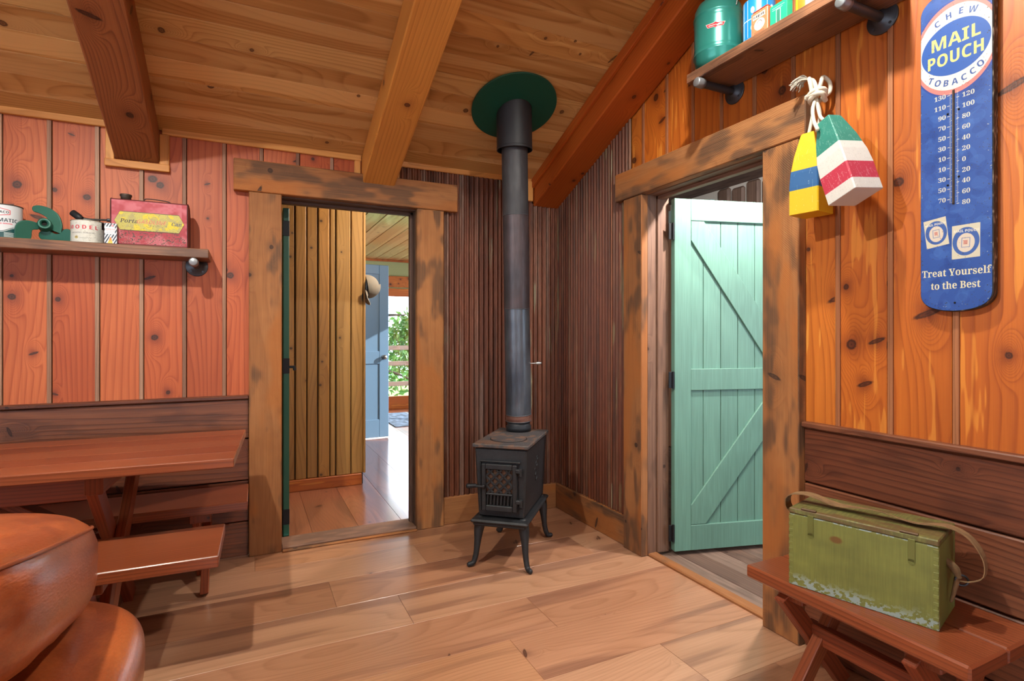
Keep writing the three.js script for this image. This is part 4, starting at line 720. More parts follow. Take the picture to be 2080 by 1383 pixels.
// label wrapped on a cylinder: the texture's middle faces +z
function labelTube(r, h, tex, rough = 0.4, metal = 0) { const g = new THREE.CylinderGeometry(r, r, h, 64, 1, true, -Math.PI, Math.PI * 2); return [g, std({ map: tex, roughness: rough, metalness: metal })]; }
const rim = (r, y, t = 0.0022) => mv(new THREE.TorusGeometry(r, t, 8, 48).rotateX(Math.PI / 2), 0, y, 0);
{ // oil can
  const o = thing('oil_can', 'round white and dark green oil can at left end of shelf', 'can', [-2.986, SH, 0.11], 0.12);
  const tex = canvasTex(1024, 384, (g, w, h) => {
    g.fillStyle = '#cdd3d6'; g.fillRect(0, 0, w, h); const c = w / 2;
    const wave = (dy) => { g.beginPath(); g.moveTo(0, h); for (let x = 0; x <= w; x += 4) g.lineTo(x, h * 0.74 + 24 * Math.cos((x - c) / 512 * Math.PI * 4 + Math.PI) * -1 + dy - 0); g.lineTo(w, h); };
    g.fillStyle = '#1d3a3c'; wave(-4); g.fill(); g.fillStyle = '#d8dedc'; wave(3); g.fill(); g.fillStyle = '#1c4a4c'; wave(9); g.fill();
    g.strokeStyle = '#c2323e'; g.lineWidth = 7; g.beginPath(); g.moveTo(c - 82, 66); g.lineTo(c, 48); g.lineTo(c + 82, 66); g.lineTo(c + 82, 112); g.lineTo(c, 128); g.lineTo(c - 82, 112); g.closePath(); g.stroke();
    g.fillStyle = '#2a3338'; g.textAlign = 'center'; g.font = 'bold 40px sans-serif'; g.fillText('TEXACO', c, 103);
    g.fillStyle = '#223640'; g.font = 'bold 56px sans-serif'; g.fillText('TEXAMATIC', c, 200); faint(g, c - 105, 213, 210, 15, '#c84a58');
    g.fillStyle = '#b9cac8'; for (const x of [-130, 30]) for (let k = 0; k < 4; k++) g.fillRect(c + x, 322 + k * 14, 96 - (k % 2) * 12, 7);
  });
  const [g, m] = labelTube(0.066, 0.15, tex, 0.35); obj('label_wall', mv(g, 0, 0.076, 0), m, o);
  const tin = std({ color: 0x8a8478, roughness: 0.35, metalness: 0.7 }); obj('lid', mv(cyl(0.0655, 0.0655, 0.002, 48), 0, 0.148, 0), tin, o); obj('base', mv(cyl(0.0655, 0.0655, 0.004, 48), 0, 0.002, 0), tin, o); obj('rim', rim(0.066, 0.151, 0.0026), std({ color: 0x4b443c, roughness: 0.5, metalness: 0.5 }), o);
}
{ // propeller
  const o = thing('boat_propeller', 'dark green three-bladed boat propeller on the shelf', 'propeller', [-2.834, SH, 0.115], 0.12);
  const pm = std({ color: 0x1e5a4a, roughness: 0.45, metalness: 0.15 }), k = 0.00228, cy = 0.076;
  const blade = (pts, tilt, ax, dz) => { const sp = new THREE.Shape(); const v = pts.map(([x, y]) => new THREE.Vector2(x * k, y * k)); sp.moveTo(v[0].x, v[0].y); sp.splineThru([...v.slice(1), v[0]]); const g = new THREE.ExtrudeGeometry(sp, { depth: 0.006, bevelEnabled: true, bevelThickness: 0.003, bevelSize: 0.0025, bevelSegments: 3, curveSegments: 40 }); g.rotateX(ax).rotateY(tilt).translate(0, cy, dz); return obj('blade', warp(g, (x, y, z) => [x, Math.max(y, 0.0005), z]), pm, o); };
  blade([[26, -14], [27, 4], [20, 24], [6, 36], [-12, 41], [-22, 38], [-21, 30], [-10, 26], [2, 18], [8, 6], [9, -6]], -0.25, -0.1, -0.012);
  blade([[-47, -30], [-46, -8], [-38, 3], [-24, 5], [-10, 0], [-12, -8], [-22, -12], [-25, -30]], 0.35, 0.15, 0.0);
  blade([[4, -8], [14, -16], [25, -15], [34, -6], [42, -9], [43, -30], [20, -31], [-8, -27], [-10, -14]], -0.3, 0.2, -0.004);
  obj('hub', merge([lathe([[0.0, -0.03], [0.03, -0.03], [0.029, 0.0], [0.026, 0.034], [0.022, 0.037], [0.0115, 0.037], [0.0115, 0.01], [0, 0.01]], 36).rotateX(Math.PI / 2 - 0.12).translate(0, cy, 0)]), pm, o);
  obj('bore', cyl(0.0112, 0.0112, 0.02, 24).rotateX(Math.PI / 2 - 0.12).translate(0, cy - 0.002, 0.016), M.dark, o);
}
{ // tobacco tin
  const o = thing('tobacco_tin', 'round off-white tobacco tin with red lettering on the shelf', 'tin', [-2.677, SH, 0.105], -0.12);
  const tex = canvasTex(1024, 300, (g, w, h) => {
    g.fillStyle = '#ccccc2'; g.fillRect(0, 0, w, h); speck(g, w, h, 500, ['rgba(150,150,135,.25)', 'rgba(230,228,215,.3)'], 2, 14);
    const c = w / 2; g.textAlign = 'center'; g.fillStyle = '#c02436'; g.font = 'bold 70px sans-serif'; g.fillText('M O D E L', c, 118); g.fillStyle = '#3a3a3c'; g.font = '26px serif'; g.fillText('SMOKING TOBACCO', c, 178);
    g.fillStyle = '#b0a066'; g.beginPath(); g.arc(c - 60, 230, 20, 0, 7); g.fill(); g.fillStyle = '#77683c'; g.beginPath(); g.arc(c - 62, 226, 8, 0, 7); g.fill(); g.strokeStyle = '#8c8a80'; g.lineWidth = 3; g.beginPath(); g.moveTo(c - 25, 240); for (let i = 0; i < 20; i++) g.lineTo(c - 25 + i * 6, 236 + 7 * Math.sin(i * 1.9)); g.stroke();
    g.fillStyle = '#1c1c1c'; g.fillRect(c + 205, 8, 120, 92);
  });
  const [g, m] = labelTube(0.066, 0.106, tex, 0.4); obj('label_wall', mv(g, 0, 0.054, 0), m, o);
  obj('lid', mv(cyl(0.0658, 0.0655, 0.003, 48), 0, 0.1055, 0), std({ color: 0xbab8a8, roughness: 0.35, metalness: 0.3 }), o); obj('base', mv(cyl(0.0655, 0.0655, 0.003, 48), 0, 0.0016, 0), std({ color: 0x9a988a, roughness: 0.4, metalness: 0.5 }), o); obj('rim', rim(0.066, 0.107, 0.0015), std({ color: 0xa9a796, roughness: 0.35, metalness: 0.5 }), o);
}
{ // tool lying on the tin
  const o = thing('tobacco_pipe', 'black pipe with round bowl and thin stem lying on the tobacco tin', 'pipe', [-2.71, SH + 0.109, 0.105], 0.05);
  obj('bowl', new THREE.LatheGeometry([[0.0, -0.02], [0.012, -0.018], [0.0155, 0.0], [0.0155, 0.034], [0.0125, 0.036], [0.0105, 0.034], [0.01, 0.006], [0, 0.004]].map(([x, y]) => new THREE.Vector2(x, y)), 28).rotateZ(0.95).rotateY(-0.5).translate(-0.002, 0.0205, 0.005), M.black, o);
  obj('stem', tube([[0.012, 0.012, 0.0], [0.05, 0.013, 0.0], [0.1, 0.016, 0.004], [0.112, 0.016, 0.005]], [0.0085, 0.0055, 0.0045, 0.005], 24, 10), std({ color: 0x1f201c, roughness: 0.35 }), o);
  obj('knurled_tip', tube([[0.112, 0.016, 0.005], [0.128, 0.0165, 0.006]], [0.0085, 0.008], 6, 12), M.pipeIron, o);
}
{ // matchbox
  const o = thing('match_box', 'small white box with dark stripes and a flame picture', 'box', [-2.571, SH, 0.184], 0.1);
  const tex = canvasTex(256, 400, (g, w, h) => {
    g.fillStyle = '#d9dde0'; g.fillRect(0, 0, w, h); g.fillStyle = '#2c3c4c'; for (let k = -8; k < 14; k++) { g.beginPath(); g.moveTo(k * 62, h); g.lineTo(k * 62 + 30, h); g.lineTo(k * 62 + 290, 0); g.lineTo(k * 62 + 260, 0); g.fill(); }
    g.fillStyle = '#dfe1e4'; g.fillRect(12, 70, 205, 150); g.fillStyle = '#d99aa2'; faint(g, 30, 106, 170, 26, '#d99aa2'); faint(g, 30, 146, 170, 18, '#d9a8ae'); faint(g, 30, 186, 170, 12, '#9aa0a8'); g.fillStyle = '#d99aa2'; g.beginPath(); g.arc(165, 42, 26, 0, 7); g.fill();
    const gr = g.createLinearGradient(0, 260, 0, 400); gr.addColorStop(0, '#e2502c'); gr.addColorStop(1, '#f4d25a'); g.fillStyle = '#f1f1f1'; g.beginPath(); g.moveTo(60, 400); g.lineTo(120, 232); g.lineTo(190, 400); g.fill(); g.fillStyle = gr; g.beginPath(); g.moveTo(66, 400); g.quadraticCurveTo(92, 330, 122, 262); g.quadraticCurveTo(160, 330, 172, 400); g.fill();
  });
  obj('carton', bx(-0.0245, 0.0245, 0, 0.096, -0.013, 0.013, 0.001), std({ color: 0xa7a9ac, roughness: 0.6 }), o);
  obj('front_print', new THREE.PlaneGeometry(0.0475, 0.0945).translate(0, 0.048, 0.01325), std({ map: tex, roughness: 0.5 }), o);
}
{ // gas can
  const o = thing('gas_can', 'worn red metal gas can with yellow label on the shelf', 'gas can', [-2.416, SH, 0.105], 0.0);
  const paint = (rustK) => noiseTex(512, 384, (u, v) => { const p = fb(u * 7, v * 6, 6), q = fb(u * 60, v * 50, 50); let c = [150, 40, 52].map((x, i) => lerp(x, [178, 96, 104][i], ss(0.38, 0.66, p) * 0.8)); const r = ss(0.6, 0.68, q) * rustK * ss(0.5, 0.16, v + 0.2 * (p - 0.5)); c = c.map((x, i) => lerp(x, [198, 160, 140][i], ss(0.45, 0.62, q) * 0.5 * ss(0.35, 0.05, v))); c = c.map((x, i) => lerp(x, [70, 46, 40][i], r)); if (v < 0.03) c = [100, 16, 22]; return c; });
  const red = std({ map: paint(1), roughness: 0.45, metalness: 0.15 }), redS = std({ color: 0x5e1c20, roughness: 0.5, metalness: 0.2 });
  const w = 0.159, d = 0.062, h = 0.224;
  const prof = new THREE.Shape(); prof.moveTo(-d, 0); prof.lineTo(d, 0); prof.lineTo(d, h - 0.008); prof.quadraticCurveTo(d, h, d - 0.01, h); prof.lineTo(-d + 0.045, h); prof.quadraticCurveTo(-d, h, -d, h - 0.05); prof.lineTo(-d, 0);
  const g = new THREE.ExtrudeGeometry(prof, { depth: 2 * w, bevelEnabled: false, curveSegments: 16 }).rotateY(-Math.PI / 2).translate(w, 0, 0);
  obj('body', g, redS, o);
  obj('front_panel', bx(-w + 0.001, w - 0.001, 0.002, h - 0.006, d - 0.001, d + 0.0015, 0.001, 'y', [0.318, 0.22], [0, 0]), red, o);
  obj('edge_bead', merge([-w, w].map((x) => tube([[x, 0.002, d], [x, h - 0.004, d], [x, h, d - 0.01], [x, h, -d + 0.05], [x, h - 0.03, -d + 0.004], [x, 0.002, -d]], 0.0024, 40, 6))), std({ color: 0x4a2422, roughness: 0.5, metalness: 0.4 }), o);
  const tex = canvasTex(1024, 320, (c2, W2, H2) => {
    c2.fillStyle = '#b2a84e'; c2.fillRect(0, 0, W2, H2); speck(c2, W2, H2, 70, ['rgba(216,190,20,.7)', 'rgba(160,150,90,.7)'], 16, 60); speck(c2, W2, H2, 260, ['rgba(70,56,40,.6)', 'rgba(120,96,60,.6)'], 2, 8, (u, v) => v > 0.55 || rnd() < 0.2);
    c2.strokeStyle = '#4c4030'; c2.lineWidth = 10; c2.beginPath(); c2.moveTo(0, H2 / 2); c2.lineTo(80, 6); c2.lineTo(W2 - 80, 6); c2.lineTo(W2, H2 / 2); c2.lineTo(W2 - 80, H2 - 6); c2.lineTo(80, H2 - 6); c2.closePath(); c2.stroke();
    c2.fillStyle = '#2a2420'; c2.font = 'italic bold 92px serif'; c2.fillText('Porta', 80, 190); c2.fillStyle = '#b8574a'; c2.font = 'italic bold 88px sans-serif'; c2.fillText('GASOLINE', 312, 190); c2.strokeStyle = '#c8b26a'; c2.lineWidth = 3; c2.strokeText('GASOLINE', 312, 190); c2.fillStyle = '#4c5052'; c2.font = 'italic bold 84px serif'; c2.fillText('Can', 818, 194);
    speck(c2, W2, H2, 900, ['rgba(178,168,78,.55)', 'rgba(110,92,60,.4)'], 1, 5);
  });
  const lg = extr([[-0.145, 0], [-0.122, 0.046], [0.122, 0.046], [0.145, 0], [0.122, -0.046], [-0.122, -0.046]], 0.0008, 0.0004); const lp = lg.attributes.position, lu = lg.attributes.uv; for (let i = 0; i < lp.count; i++) lu.setXY(i, (lp.getX(i) + 0.146) / 0.292, (lp.getY(i) + 0.0465) / 0.093);
  obj('label_plate', lg.translate(0.0, 0.118, d + 0.0016), std({ map: tex, roughness: 0.5 }), o);
  obj('cap', lathe([[0, 0], [0.022, 0], [0.022, 0.022], [0.0255, 0.024], [0.0255, 0.032], [0.023, 0.034], [0, 0.034]], 30).translate(-0.108, h - 0.001, 0.005), std({ color: 0x463c34, roughness: 0.5, metalness: 0.5 }), o);
  obj('handle', tube([[-0.032, h - 0.002, 0.005], [-0.031, h + 0.016, 0.005], [-0.02, h + 0.02, 0.005], [0.07, h + 0.014, 0.005], [0.08, h + 0.008, 0.005], [0.081, h - 0.002, 0.005]], 0.0036, 40, 8, 0.7), std({ color: 0x3c2c28, roughness: 0.5, metalness: 0.4 }), o);
}
// things on the right shelf, facing the room (their +z turned to -x)
const ST = 2.3772, TW = -Math.PI / 2;
{
  const o = thing('insulated_jug', 'green metal insulated jug with red badge on high shelf', 'jug', [-0.118, ST, 1.587], TW);
  const gm = std({ color: 0x2c7a70, roughness: 0.28, metalness: 0.35 });
  obj('body', lathe([[0, 0.0], [0.07, 0.0], [0.085, 0.008], [0.096, 0.03], [0.099, 0.055], [0.1035, 0.06], [0.1035, 0.066], [0.1, 0.069], [0.1, 0.082], [0.102, 0.085], [0.1, 0.088], [0.1, 0.2], [0.102, 0.203], [0.1, 0.206], [0.1, 0.22], [0.1035, 0.224], [0.1035, 0.23], [0.099, 0.234], [0.097, 0.26], [0.085, 0.285], [0.06, 0.3], [0, 0.302]], 56), gm, o);
  obj('lid', lathe([[0, 0.302], [0.055, 0.302], [0.055, 0.335], [0.048, 0.345], [0, 0.347]], 40), std({ color: 0xd8d4c8, roughness: 0.4 }), o);
  obj('bail_handle', tube([[-0.1, 0.24, 0], [-0.112, 0.29, 0], [-0.085, 0.37, 0], [0, 0.4, 0], [0.085, 0.37, 0], [0.112, 0.29, 0], [0.1, 0.24, 0]], 0.0024, 50, 8), M.steel, o);
  const tex = canvasTex(512, 192, (g, w, h) => { g.clearRect(0, 0, w, h); g.fillStyle = '#c23844'; g.fillRect(0, 0, w, h); g.strokeStyle = '#ecdcd6'; g.lineWidth = 14; g.beginPath(); g.moveTo(8, 40); g.lineTo(210, 40); g.lineTo(256, 8); g.lineTo(302, 40); g.lineTo(504, 40); g.lineTo(452, 150); g.lineTo(302, 150); g.lineTo(256, 184); g.lineTo(210, 150); g.lineTo(60, 150); g.closePath(); g.stroke(); g.fillStyle = '#f2e6e0'; g.font = 'italic bold 54px sans-serif'; g.textAlign = 'center'; g.fillText('Western Field', 256, 114); });
  const bg = extr([[-0.04, 0.009], [-0.007, 0.009], [0, 0.0135], [0.007, 0.009], [0.04, 0.009], [0.0315, -0.0085], [0.007, -0.0085], [0, -0.0135], [-0.007, -0.0085], [-0.0315, -0.0085]], 0.0008, 0);
  const bp = bg.attributes.position, bu = bg.attributes.uv; for (let i = 0; i < bp.count; i++) bu.setXY(i, (bp.getX(i) + 0.041) / 0.082, (bp.getY(i) + 0.0145) / 0.029);
  obj('badge', warp(bg, (x, y, z) => { const r = 0.1012 + z, a = x / 0.1 + 0.66; return [r * Math.sin(a), y + 0.155, r * Math.cos(a)]; }), std({ map: tex, roughness: 0.35 }), o);
}
{
  const o = thing('blue_canister', 'bright blue round canister with striped foot on high shelf', 'can', [-0.085, ST, 1.775], TW);
  const tex = canvasTex(1024, 512, (g, w, h) => { g.fillStyle = '#1a7fc8'; g.fillRect(0, 0, w, h); g.fillStyle = '#e4f0f6'; for (let k = 0; k < 5; k++) { g.fillRect(k * 205 + 20, 0, 12, h); g.fillRect(k * 205 + 90, 0, 5, 390); } g.fillRect(0, 205, w, 8); g.fillRect(0, 400, w, h); g.fillStyle = '#23282c'; for (let k = 0; k < 6; k++) g.fillRect(0, 412 + k * 17, w, 9); g.fillStyle = '#e9e2cc'; for (let k = 0; k < 6; k++) { g.beginPath(); g.ellipse(k * 205 + 150, 120, 20, 34, 0, 0, 7); g.fill(); g.beginPath(); g.ellipse(k * 205 + 150, 300, 20, 30, 0, 0, 7); g.fill(); } });
  const [g, m] = labelTube(0.062, 0.2, tex, 0.3); obj('label_wall', mv(g, 0, 0.101, 0), m, o);
  const tin = std({ color: 0xb0b4b4, roughness: 0.3, metalness: 0.7 }); obj('lid', mv(cyl(0.0618, 0.0618, 0.004, 40), 0, 0.2, 0), tin, o); obj('base', mv(cyl(0.0618, 0.0618, 0.003, 40), 0, 0.0016, 0), tin, o);
}
{
  const o = thing('spice_tin', 'salmon red flat tin with white oval portrait label on high shelf', 'tin', [-0.176, ST, 1.862], TW);
  const tex = canvasTex(384, 512, (g, w, h) => { g.fillStyle = '#d07c58'; g.fillRect(0, 0, w, h); speck(g, w, h, 120, ['rgba(230,150,110,.4)', 'rgba(170,90,60,.3)'], 4, 20); g.fillStyle = '#e9ded0'; g.fillRect(40, 50, 300, 92); faint(g, 52, 66, 270, 62, '#4a4642'); g.fillStyle = '#ece6da'; g.beginPath(); g.ellipse(w / 2 + 10, 275, 130, 115, 0, 0, 7); g.fill(); g.strokeStyle = '#6f655c'; g.lineWidth = 16; g.beginPath(); g.arc(w / 2 + 10, 262, 62, 3.5, 6.1); g.stroke(); g.lineWidth = 8; g.beginPath(); g.arc(w / 2 + 10, 270, 44, 0.3, 2.6); g.stroke(); faint(g, w / 2 - 60, 350, 140, 22, '#4a443e'); g.fillStyle = '#7c3c28'; for (let k = 0; k < 3; k++) g.fillRect(70, 412 + k * 26, 240, 8); });
  obj('case', new RoundedBoxGeometry(0.08, 0.106, 0.026, 3, 0.007).translate(0, 0.053, 0), std({ color: 0xc06a48, roughness: 0.4, metalness: 0.2 }), o);
  obj('front_print', new THREE.PlaneGeometry(0.072, 0.098).translate(0, 0.053, 0.0134), std({ map: tex, roughness: 0.4 }), o); obj('lid', bx(-0.035, 0.035, 0.1055, 0.113, -0.009, 0.009, 0.003), std({ color: 0x9a3a30, roughness: 0.4 }), o);
}
{
  const o = thing('seed_carton', 'emerald green carton with yellow band on high shelf', 'carton', [-0.168, ST, 1.944], TW);
  const tex = canvasTex(320, 512, (g, w, h) => { g.fillStyle = '#1fa07c'; g.fillRect(0, 0, w, h); g.fillStyle = '#dcc81e'; g.fillRect(0, 430, w, 82); g.strokeStyle = '#d2efe0'; g.lineWidth = 8; g.strokeRect(120, 130, 80, 290); g.fillStyle = '#357a66'; g.fillRect(132, 142, 56, 266); g.lineWidth = 6; g.beginPath(); g.moveTo(40, 70); g.lineTo(280, 70); g.moveTo(40, 110); g.lineTo(240, 110); g.stroke(); });
  obj('carton_body', bx(-0.036, 0.036, 0, 0.09, -0.016, 0.016, 0.001), std({ color: 0x2fae88, roughness: 0.6 }), o); obj('front_print', new THREE.PlaneGeometry(0.071, 0.088).translate(0, 0.045, 0.0163), std({ map: tex, roughness: 0.5 }), o);
  const y = thing('yellow_tin', 'yellow and pink round tin at right end of high shelf', 'tin', [-0.14, ST, 2.045], TW);
  const t2 = canvasTex(512, 256, (g, w, h) => { g.fillStyle = '#dcc020'; g.fillRect(0, 0, w, h); g.fillStyle = '#e07a80'; g.fillRect(w / 2, 0, w / 2, h); g.fillStyle = '#d8822c'; g.fillRect(w / 2 - 30, 0, 50, h); });
  const [g, m] = labelTube(0.05, 0.12, t2, 0.4); obj('label_wall', mv(g, 0, 0.061, 0), m, y); obj('lid', mv(cyl(0.051, 0.051, 0.012, 36), 0, 0.124, 0), std({ color: 0xd6b820, roughness: 0.4 }), y);
}
// ------------------------------------------------------------------ buoys
{
  const scratch = (g, w, h, n) => { g.strokeStyle = 'rgba(225,225,215,.5)'; for (let i = 0; i < n; i++) { const x = rnd() * w, y = rnd() * h; g.lineWidth = rr(1, 3); g.beginPath(); g.moveTo(x, y); g.lineTo(x + rr(-10, 10), y + rr(10, 60)); g.stroke(); } };
  const band = (bands, n) => canvasTex(256, 512, (g, w, h) => { for (const [a, b, c] of bands) { g.fillStyle = c; g.fillRect(0, (1 - b) * h, w, (b - a) * h + 1); } scratch(g, w, h, n); speck(g, w, h, n * 8, ['rgba(230,226,214,.35)', 'rgba(90,84,70,.12)'], 1, 4); });
  // square section that tapers near the top
  const buoyG = (a, H2) => {
    const lev = [[0, 0.98], [0.004, 1], [0.34, 1], [0.5, 0.95], [0.72, 0.78], [0.94, 0.52], [0.985, 0.46], [1, 0.4]], pos = [], uv = [];
    const c8 = (s) => { const r = s * a, k = r * 0.93; return [[r, -k], [r, k], [k, r], [-k, r], [-r, k], [-r, -k], [-k, -r], [k, -r]]; };
    const quad = (p, q, r, t, up) => { for (const [v, u] of [[p, up[0]], [q, up[1]], [r, up[2]], [p, up[0]], [r, up[2]], [t, up[3]]]) { pos.push(...v); uv.push(...u); } };
    for (let i = 0; i + 1 < lev.length; i++) { const A = c8(lev[i][1]), B = c8(lev[i + 1][1]), ya = lev[i][0] * H2, yb = lev[i + 1][0] * H2; for (let j = 0; j < 8; j++) { const k = (j + 1) % 8, U = j % 2 ? [0.97, 0.99] : [0.05, 0.95]; quad([A[j][0], ya, A[j][1]], [B[j][0], yb, B[j][1]], [B[k][0], yb, B[k][1]], [A[k][0], ya, A[k][1]], [[U[0], lev[i][0]], [U[0], lev[i + 1][0]], [U[1], lev[i + 1][0]], [U[1], lev[i][0]]]); } }
    for (const [y, s, up] of [[0, 0.98, 0], [H2, 0.4, 1]]) { const A = c8(s); for (let j = 1; j < 7; j++) { const tri = [[A[0][0], y, A[0][1]], [A[j][0], y, A[j][1]], [A[j + 1][0], y, A[j + 1][1]]]; if (up) tri.reverse(); for (const v of tri) { pos.push(...v); uv.push(0.5, up ? 0.99 : 0.01); } } }
    const g = new THREE.BufferGeometry(); g.setAttribute('position', new THREE.Float32BufferAttribute(pos, 3)); g.setAttribute('uv', new THREE.Float32BufferAttribute(uv, 2)); g.computeVertexNormals(); return g;
  };
  const rope = std({ color: 0xcfc6b4, roughness: 0.95 });
  const y = thing('wooden_buoy', 'yellow and blue square wooden buoy hanging by the right door', 'buoy', [-0.108, 1.66, 2.022], 0.14);
  obj('float', buoyG(0.054, 0.3), std({ map: band([[0, 0.3, '#d9b012'], [0.3, 0.54, '#21578c'], [0.54, 1, '#e2b414']], 12), roughness: 0.5, side: THREE.DoubleSide }), y);
  const w = thing('wooden_buoy', 'white, green and red square wooden buoy hanging tilted', 'buoy', [-0.165, 1.675, 2.222], 0);
  w.rotation.set(-0.307, -0.2, 0, 'XYZ');
  const wb = obj('float', buoyG(0.058, 0.305), std({ map: band([[0, 0.13, '#cfcdc6'], [0.13, 0.33, '#b8344a'], [0.33, 0.6, '#d2d0ca'], [0.6, 1, '#2f7e70']], 60), roughness: 0.6, side: THREE.DoubleSide }), w);
  // the two ropes and the knot they share
  const topY = [-0.108, 1.955, 2.022], topW = [-0.165, 1.962, 2.13], K = [-0.075, 2.1, 2.02];
  const rp = thing('buoy_rope', 'off-white knotted rope with frayed end holding both buoys', 'rope', [0, 0, 0]);
  const R = (pts, r, name = 'strand') => obj(name, tube(pts, r, 30, 8), rope, rp);
  R([[topY[0], topY[1] - 0.01, topY[2] - 0.012], [-0.095, 2.01, 2.015], K], 0.0062); R([[topY[0], topY[1] - 0.01, topY[2] + 0.02], [-0.09, 2.02, 2.045], K], 0.0062);
  R([[topW[0] - 0.045, topW[1] - 0.035, topW[2] - 0.01], [-0.16, 1.985, 2.07], [-0.115, 2.05, 2.035], K], 0.0066); R([[topW[0], topW[1] - 0.005, topW[2] + 0.01], [-0.12, 2.0, 2.07], K], 0.0062);
  obj('knot', merge([tube([[-0.1, 2.1, 2.0], [-0.105, 2.115, 2.03], [-0.07, 2.12, 2.05], [-0.05, 2.1, 2.03], [-0.07, 2.088, 2.0], [-0.1, 2.092, 2.015], [-0.1, 2.11, 2.04]], 0.009, 50, 8), tube([[-0.06, 2.085, 2.045], [-0.095, 2.1, 2.055], [-0.1, 2.105, 2.0], [-0.06, 2.11, 1.99]], 0.009, 30, 8)]), rope, rp);
  R([K, [-0.078, 2.14, 2.02], [-0.072, 2.17, 2.005], [-0.07, 2.185, 1.985]], 0.0075); R([K, [-0.07, 2.15, 2.035], [-0.05, 2.178, 2.03], [-0.03, 2.16, 2.04], [-0.035, 2.12, 2.045], [-0.055, 2.1, 2.03]], 0.0075); R([[-0.085, 2.1, 2.012], [-0.09, 2.15, 2.008], [-0.08, 2.18, 1.995]], 0.0075);
  const fr = []; for (let k = 0; k < 34; k++) { const a = rr(-1, 1), b = rr(-1, 1); fr.push(tube([[-0.075, 2.18, 1.99], [-0.082 + a * 0.014, 2.192 + b * 0.012, 1.965 + rr(-0.008, 0.008)], [-0.088 + a * 0.03, 2.175 + b * 0.022, 1.945 + rr(-0.012, 0.016)]], 0.0019, 6, 5)); }
  const tf = obj('frayed_end', merge(fr), std({ color: 0xb9b2a4, roughness: 1 }), rp); tf.userData.kind = 'stuff';
}
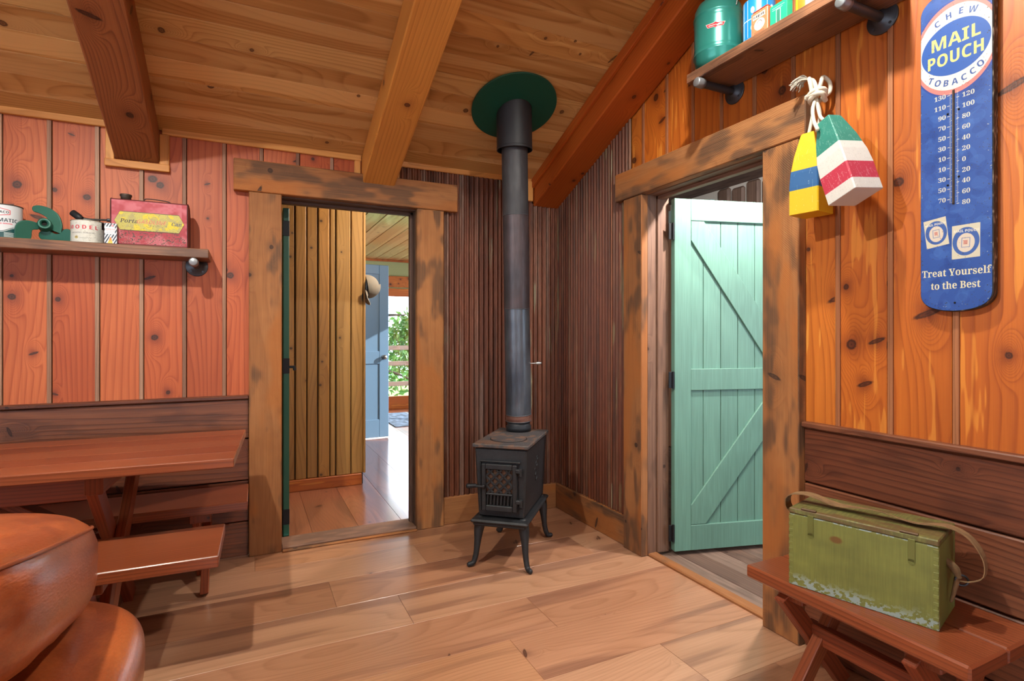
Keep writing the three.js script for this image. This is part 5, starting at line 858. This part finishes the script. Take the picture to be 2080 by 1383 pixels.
// ------------------------------------------------------------------ thermometer sign
{
  const z0 = 2.35, z1 = 2.537, yb = 1.292, yt = 2.288, wd = z1 - z0, ht = yt - yb;
  const o = thing('thermometer_sign', 'tall blue enamel advertising thermometer with rounded ends on the right wall', 'thermometer', [-0.007, yb, (z0 + z1) / 2], TW);
  const tex = canvasTex(384, 2044, (g, w, h) => {
    const Y = (y) => (yt - y) / ht * h, X = (z) => (z - z0) / wd * w;          // metres on the wall to pixels
    g.fillStyle = '#2a4f96'; g.fillRect(0, 0, w, h); speck(g, w, h, 220, ['rgba(70,110,180,.25)', 'rgba(20,50,120,.22)'], 10, 50);
    // oval badge
    const cy = Y(2.1), cx = w / 2; const ell = (rx, ry, c) => { g.fillStyle = c; g.beginPath(); g.ellipse(cx, cy, rx, ry, 0, 0, 7); g.fill(); };
    ell(w * 0.62, 304, '#25418a'); ell(w * 0.6, 292, '#cf7670'); ell(w * 0.565, 262, '#cfcdc6'); ell(w * 0.49, 168, '#2b55a0');
    g.textAlign = 'center'; g.fillStyle = '#d8c878'; g.font = 'bold 112px sans-serif'; g.save(); g.translate(cx, cy - 16); g.fillText('MAIL', 0, 0); g.restore(); g.font = 'bold 108px sans-serif'; g.save(); g.translate(cx, cy + 92); g.scale(0.86, 1); g.fillText('POUCH', 0, 0); g.restore();
    g.fillStyle = '#33508e'; g.font = 'bold 54px sans-serif';
    const arc = (t, r, a0, a1, up) => { for (let i = 0; i < t.length; i++) { const a = lerp(a0, a1, i / (t.length - 1)); g.save(); g.translate(cx + Math.sin(a) * w * 0.53, cy - (up ? 1 : -1) * Math.cos(a) * r); g.rotate(up ? a * 0.6 : -a * 0.6); g.fillText(t[i], 0, up ? 20 : 20); g.restore(); } };
    arc('CHEW', 214, -0.5, 0.5, true); arc('TOBACCO', 216, -0.72, 0.72, false);
    // scale
    g.fillStyle = '#c9c6b4'; g.font = 'bold 40px serif';
    const left = [130, 110, 90, 70, 50, 30, 10, 10, 30, 50, 70], right = [120, 100, 80, 60, 40, 20, 0, 20, 40, 60, 80];
    left.forEach((t, i) => { const y = Y(lerp(1.957, 1.636, i / 10)); g.textAlign = 'right'; g.fillText(String(t), X(2.42), y + 14); g.fillRect(X(2.423), y, 14, 4); });
    right.forEach((t, i) => { const y = Y(lerp(1.945, 1.62, i / 10)); g.textAlign = 'left'; g.fillText(String(t), X(2.462), y + 14); g.fillRect(X(2.448), y, 14, 4); });
    for (let i = 0; i <= 100; i++) { const y = Y(lerp(1.962, 1.625, i / 100)); g.fillRect(X(2.4295), y, i % 5 ? 8 : 13, 2); g.fillRect(X(2.4525) - (i % 5 ? 8 : 13), y, i % 5 ? 8 : 13, 2); }
    // two packets
    const pk = (x, y, a, s) => { g.save(); g.translate(x, y); g.rotate(a); g.fillStyle = '#c4bea8'; g.beginPath(); g.moveTo(-66 * s, -86 * s); g.lineTo(60 * s, -92 * s); g.lineTo(66 * s, 84 * s); g.lineTo(-60 * s, 92 * s); g.closePath(); g.fill(); g.fillStyle = '#3a5b9c'; g.beginPath(); g.ellipse(0, 0, 60 * s, 74 * s, 0, 0, 7); g.fill(); g.fillStyle = '#cbbfae'; g.beginPath(); g.ellipse(0, 8, 40 * s, 50 * s, 0, 0, 7); g.fill(); g.strokeStyle = '#7c86a6'; g.lineWidth = 4; g.strokeRect(-18 * s, -18 * s, 36 * s, 48 * s); g.fillStyle = '#b98378'; g.fillRect(-10 * s, -6 * s, 18 * s, 22 * s); g.fillStyle = '#d8d4c4'; g.font = 'bold ' + Math.round(19 * s) + 'px sans-serif'; g.textAlign = 'center'; g.fillText('MAIL POUCH', 0, -54 * s + 6); g.restore(); };
    pk(X(2.393), Y(1.538), -0.08, 1.02); pk(X(2.472), Y(1.5), 0.04, 1.18);
    g.fillStyle = '#d6d0ac'; g.textAlign = 'center'; g.font = 'bold 62px serif'; g.save(); g.translate(w / 2, Y(1.4)); g.scale(0.82, 1); g.fillText('Treat Yourself', 0, 0); g.fillText('to the Best', 0, 82); g.restore();
    speck(g, w, h, 700, ['rgba(80,50,36,.55)', 'rgba(60,50,50,.5)'], 0.8, 3.2); speck(g, w, h, 1500, ['rgba(70,62,54,.7)', 'rgba(190,186,170,.6)', 'rgba(40,34,30,.6)'], 1, 4, (u, v) => u < 0.025 || u > 0.94 || v > 0.975 || v < 0.02);
  });
  const s = new THREE.Shape(), r = 0.052, hw = wd / 2;
  s.moveTo(-hw, r); s.quadraticCurveTo(-hw + 0.004, 0.002, 0, 0); s.quadraticCurveTo(hw - 0.004, 0.002, hw, r); s.lineTo(hw, ht - r); s.quadraticCurveTo(hw - 0.004, ht - 0.002, 0, ht); s.quadraticCurveTo(-hw + 0.004, ht - 0.002, -hw, ht - r); s.closePath();
  const rimTex = noiseTex(128, 512, (u, v) => { const p = fb(u * 60, v * 200, 200), q = ss(0.55, 0.7, p); return [lerp(52, 150, q), lerp(46, 142, q), lerp(40, 128, q)]; });
  obj('rim', new THREE.ExtrudeGeometry(s, { depth: 0.02, bevelEnabled: true, bevelThickness: 0.003, bevelSize: 0.003, bevelSegments: 2, curveSegments: 20 }), std({ map: rimTex, roughness: 0.6, metalness: 0.3 }), o);
  const fg = new THREE.ShapeGeometry(s, 20), fp = fg.attributes.position, fu = fg.attributes.uv; for (let i = 0; i < fp.count; i++) fu.setXY(i, (fp.getX(i) + hw) / wd, fp.getY(i) / ht);
  obj('face', new THREE.ExtrudeGeometry(s, { depth: 0.0012, bevelEnabled: false, curveSegments: 20 }).translate(0, 0, 0.0231), std({ color: 0x2a4f96, roughness: 0.35 }), o);
  obj('face_print', fg.translate(0, 0, 0.0247), phy({ map: tex, roughness: 0.35, clearcoat: 0.2 }), o);
  const c = (2.44 - (z0 + z1) / 2);
  obj('tube', tube([[c, 1.622 - yb, 0.027], [c, 1.967 - yb, 0.027]], 0.0026, 8, 10), std({ color: 0x4a403a, roughness: 0.25 }), o); obj('tube_channel', bx(c - 0.0035, c + 0.0035, 1.618 - yb, 1.97 - yb, 0.0245, 0.0258, 0.0004), std({ color: 0x342c28, roughness: 0.6 }), o);
  for (const [x, y] of [[c - 0.015, 1.9], [c + 0.014, 1.905], [c - 0.015, 1.68], [c + 0.014, 1.7], [0.0, 1.316]]) obj('pin', mv(new THREE.SphereGeometry(0.0032, 8, 6), x, y - yb, 0.025), M.dark, o);
}
renderer.render(scene, camera);
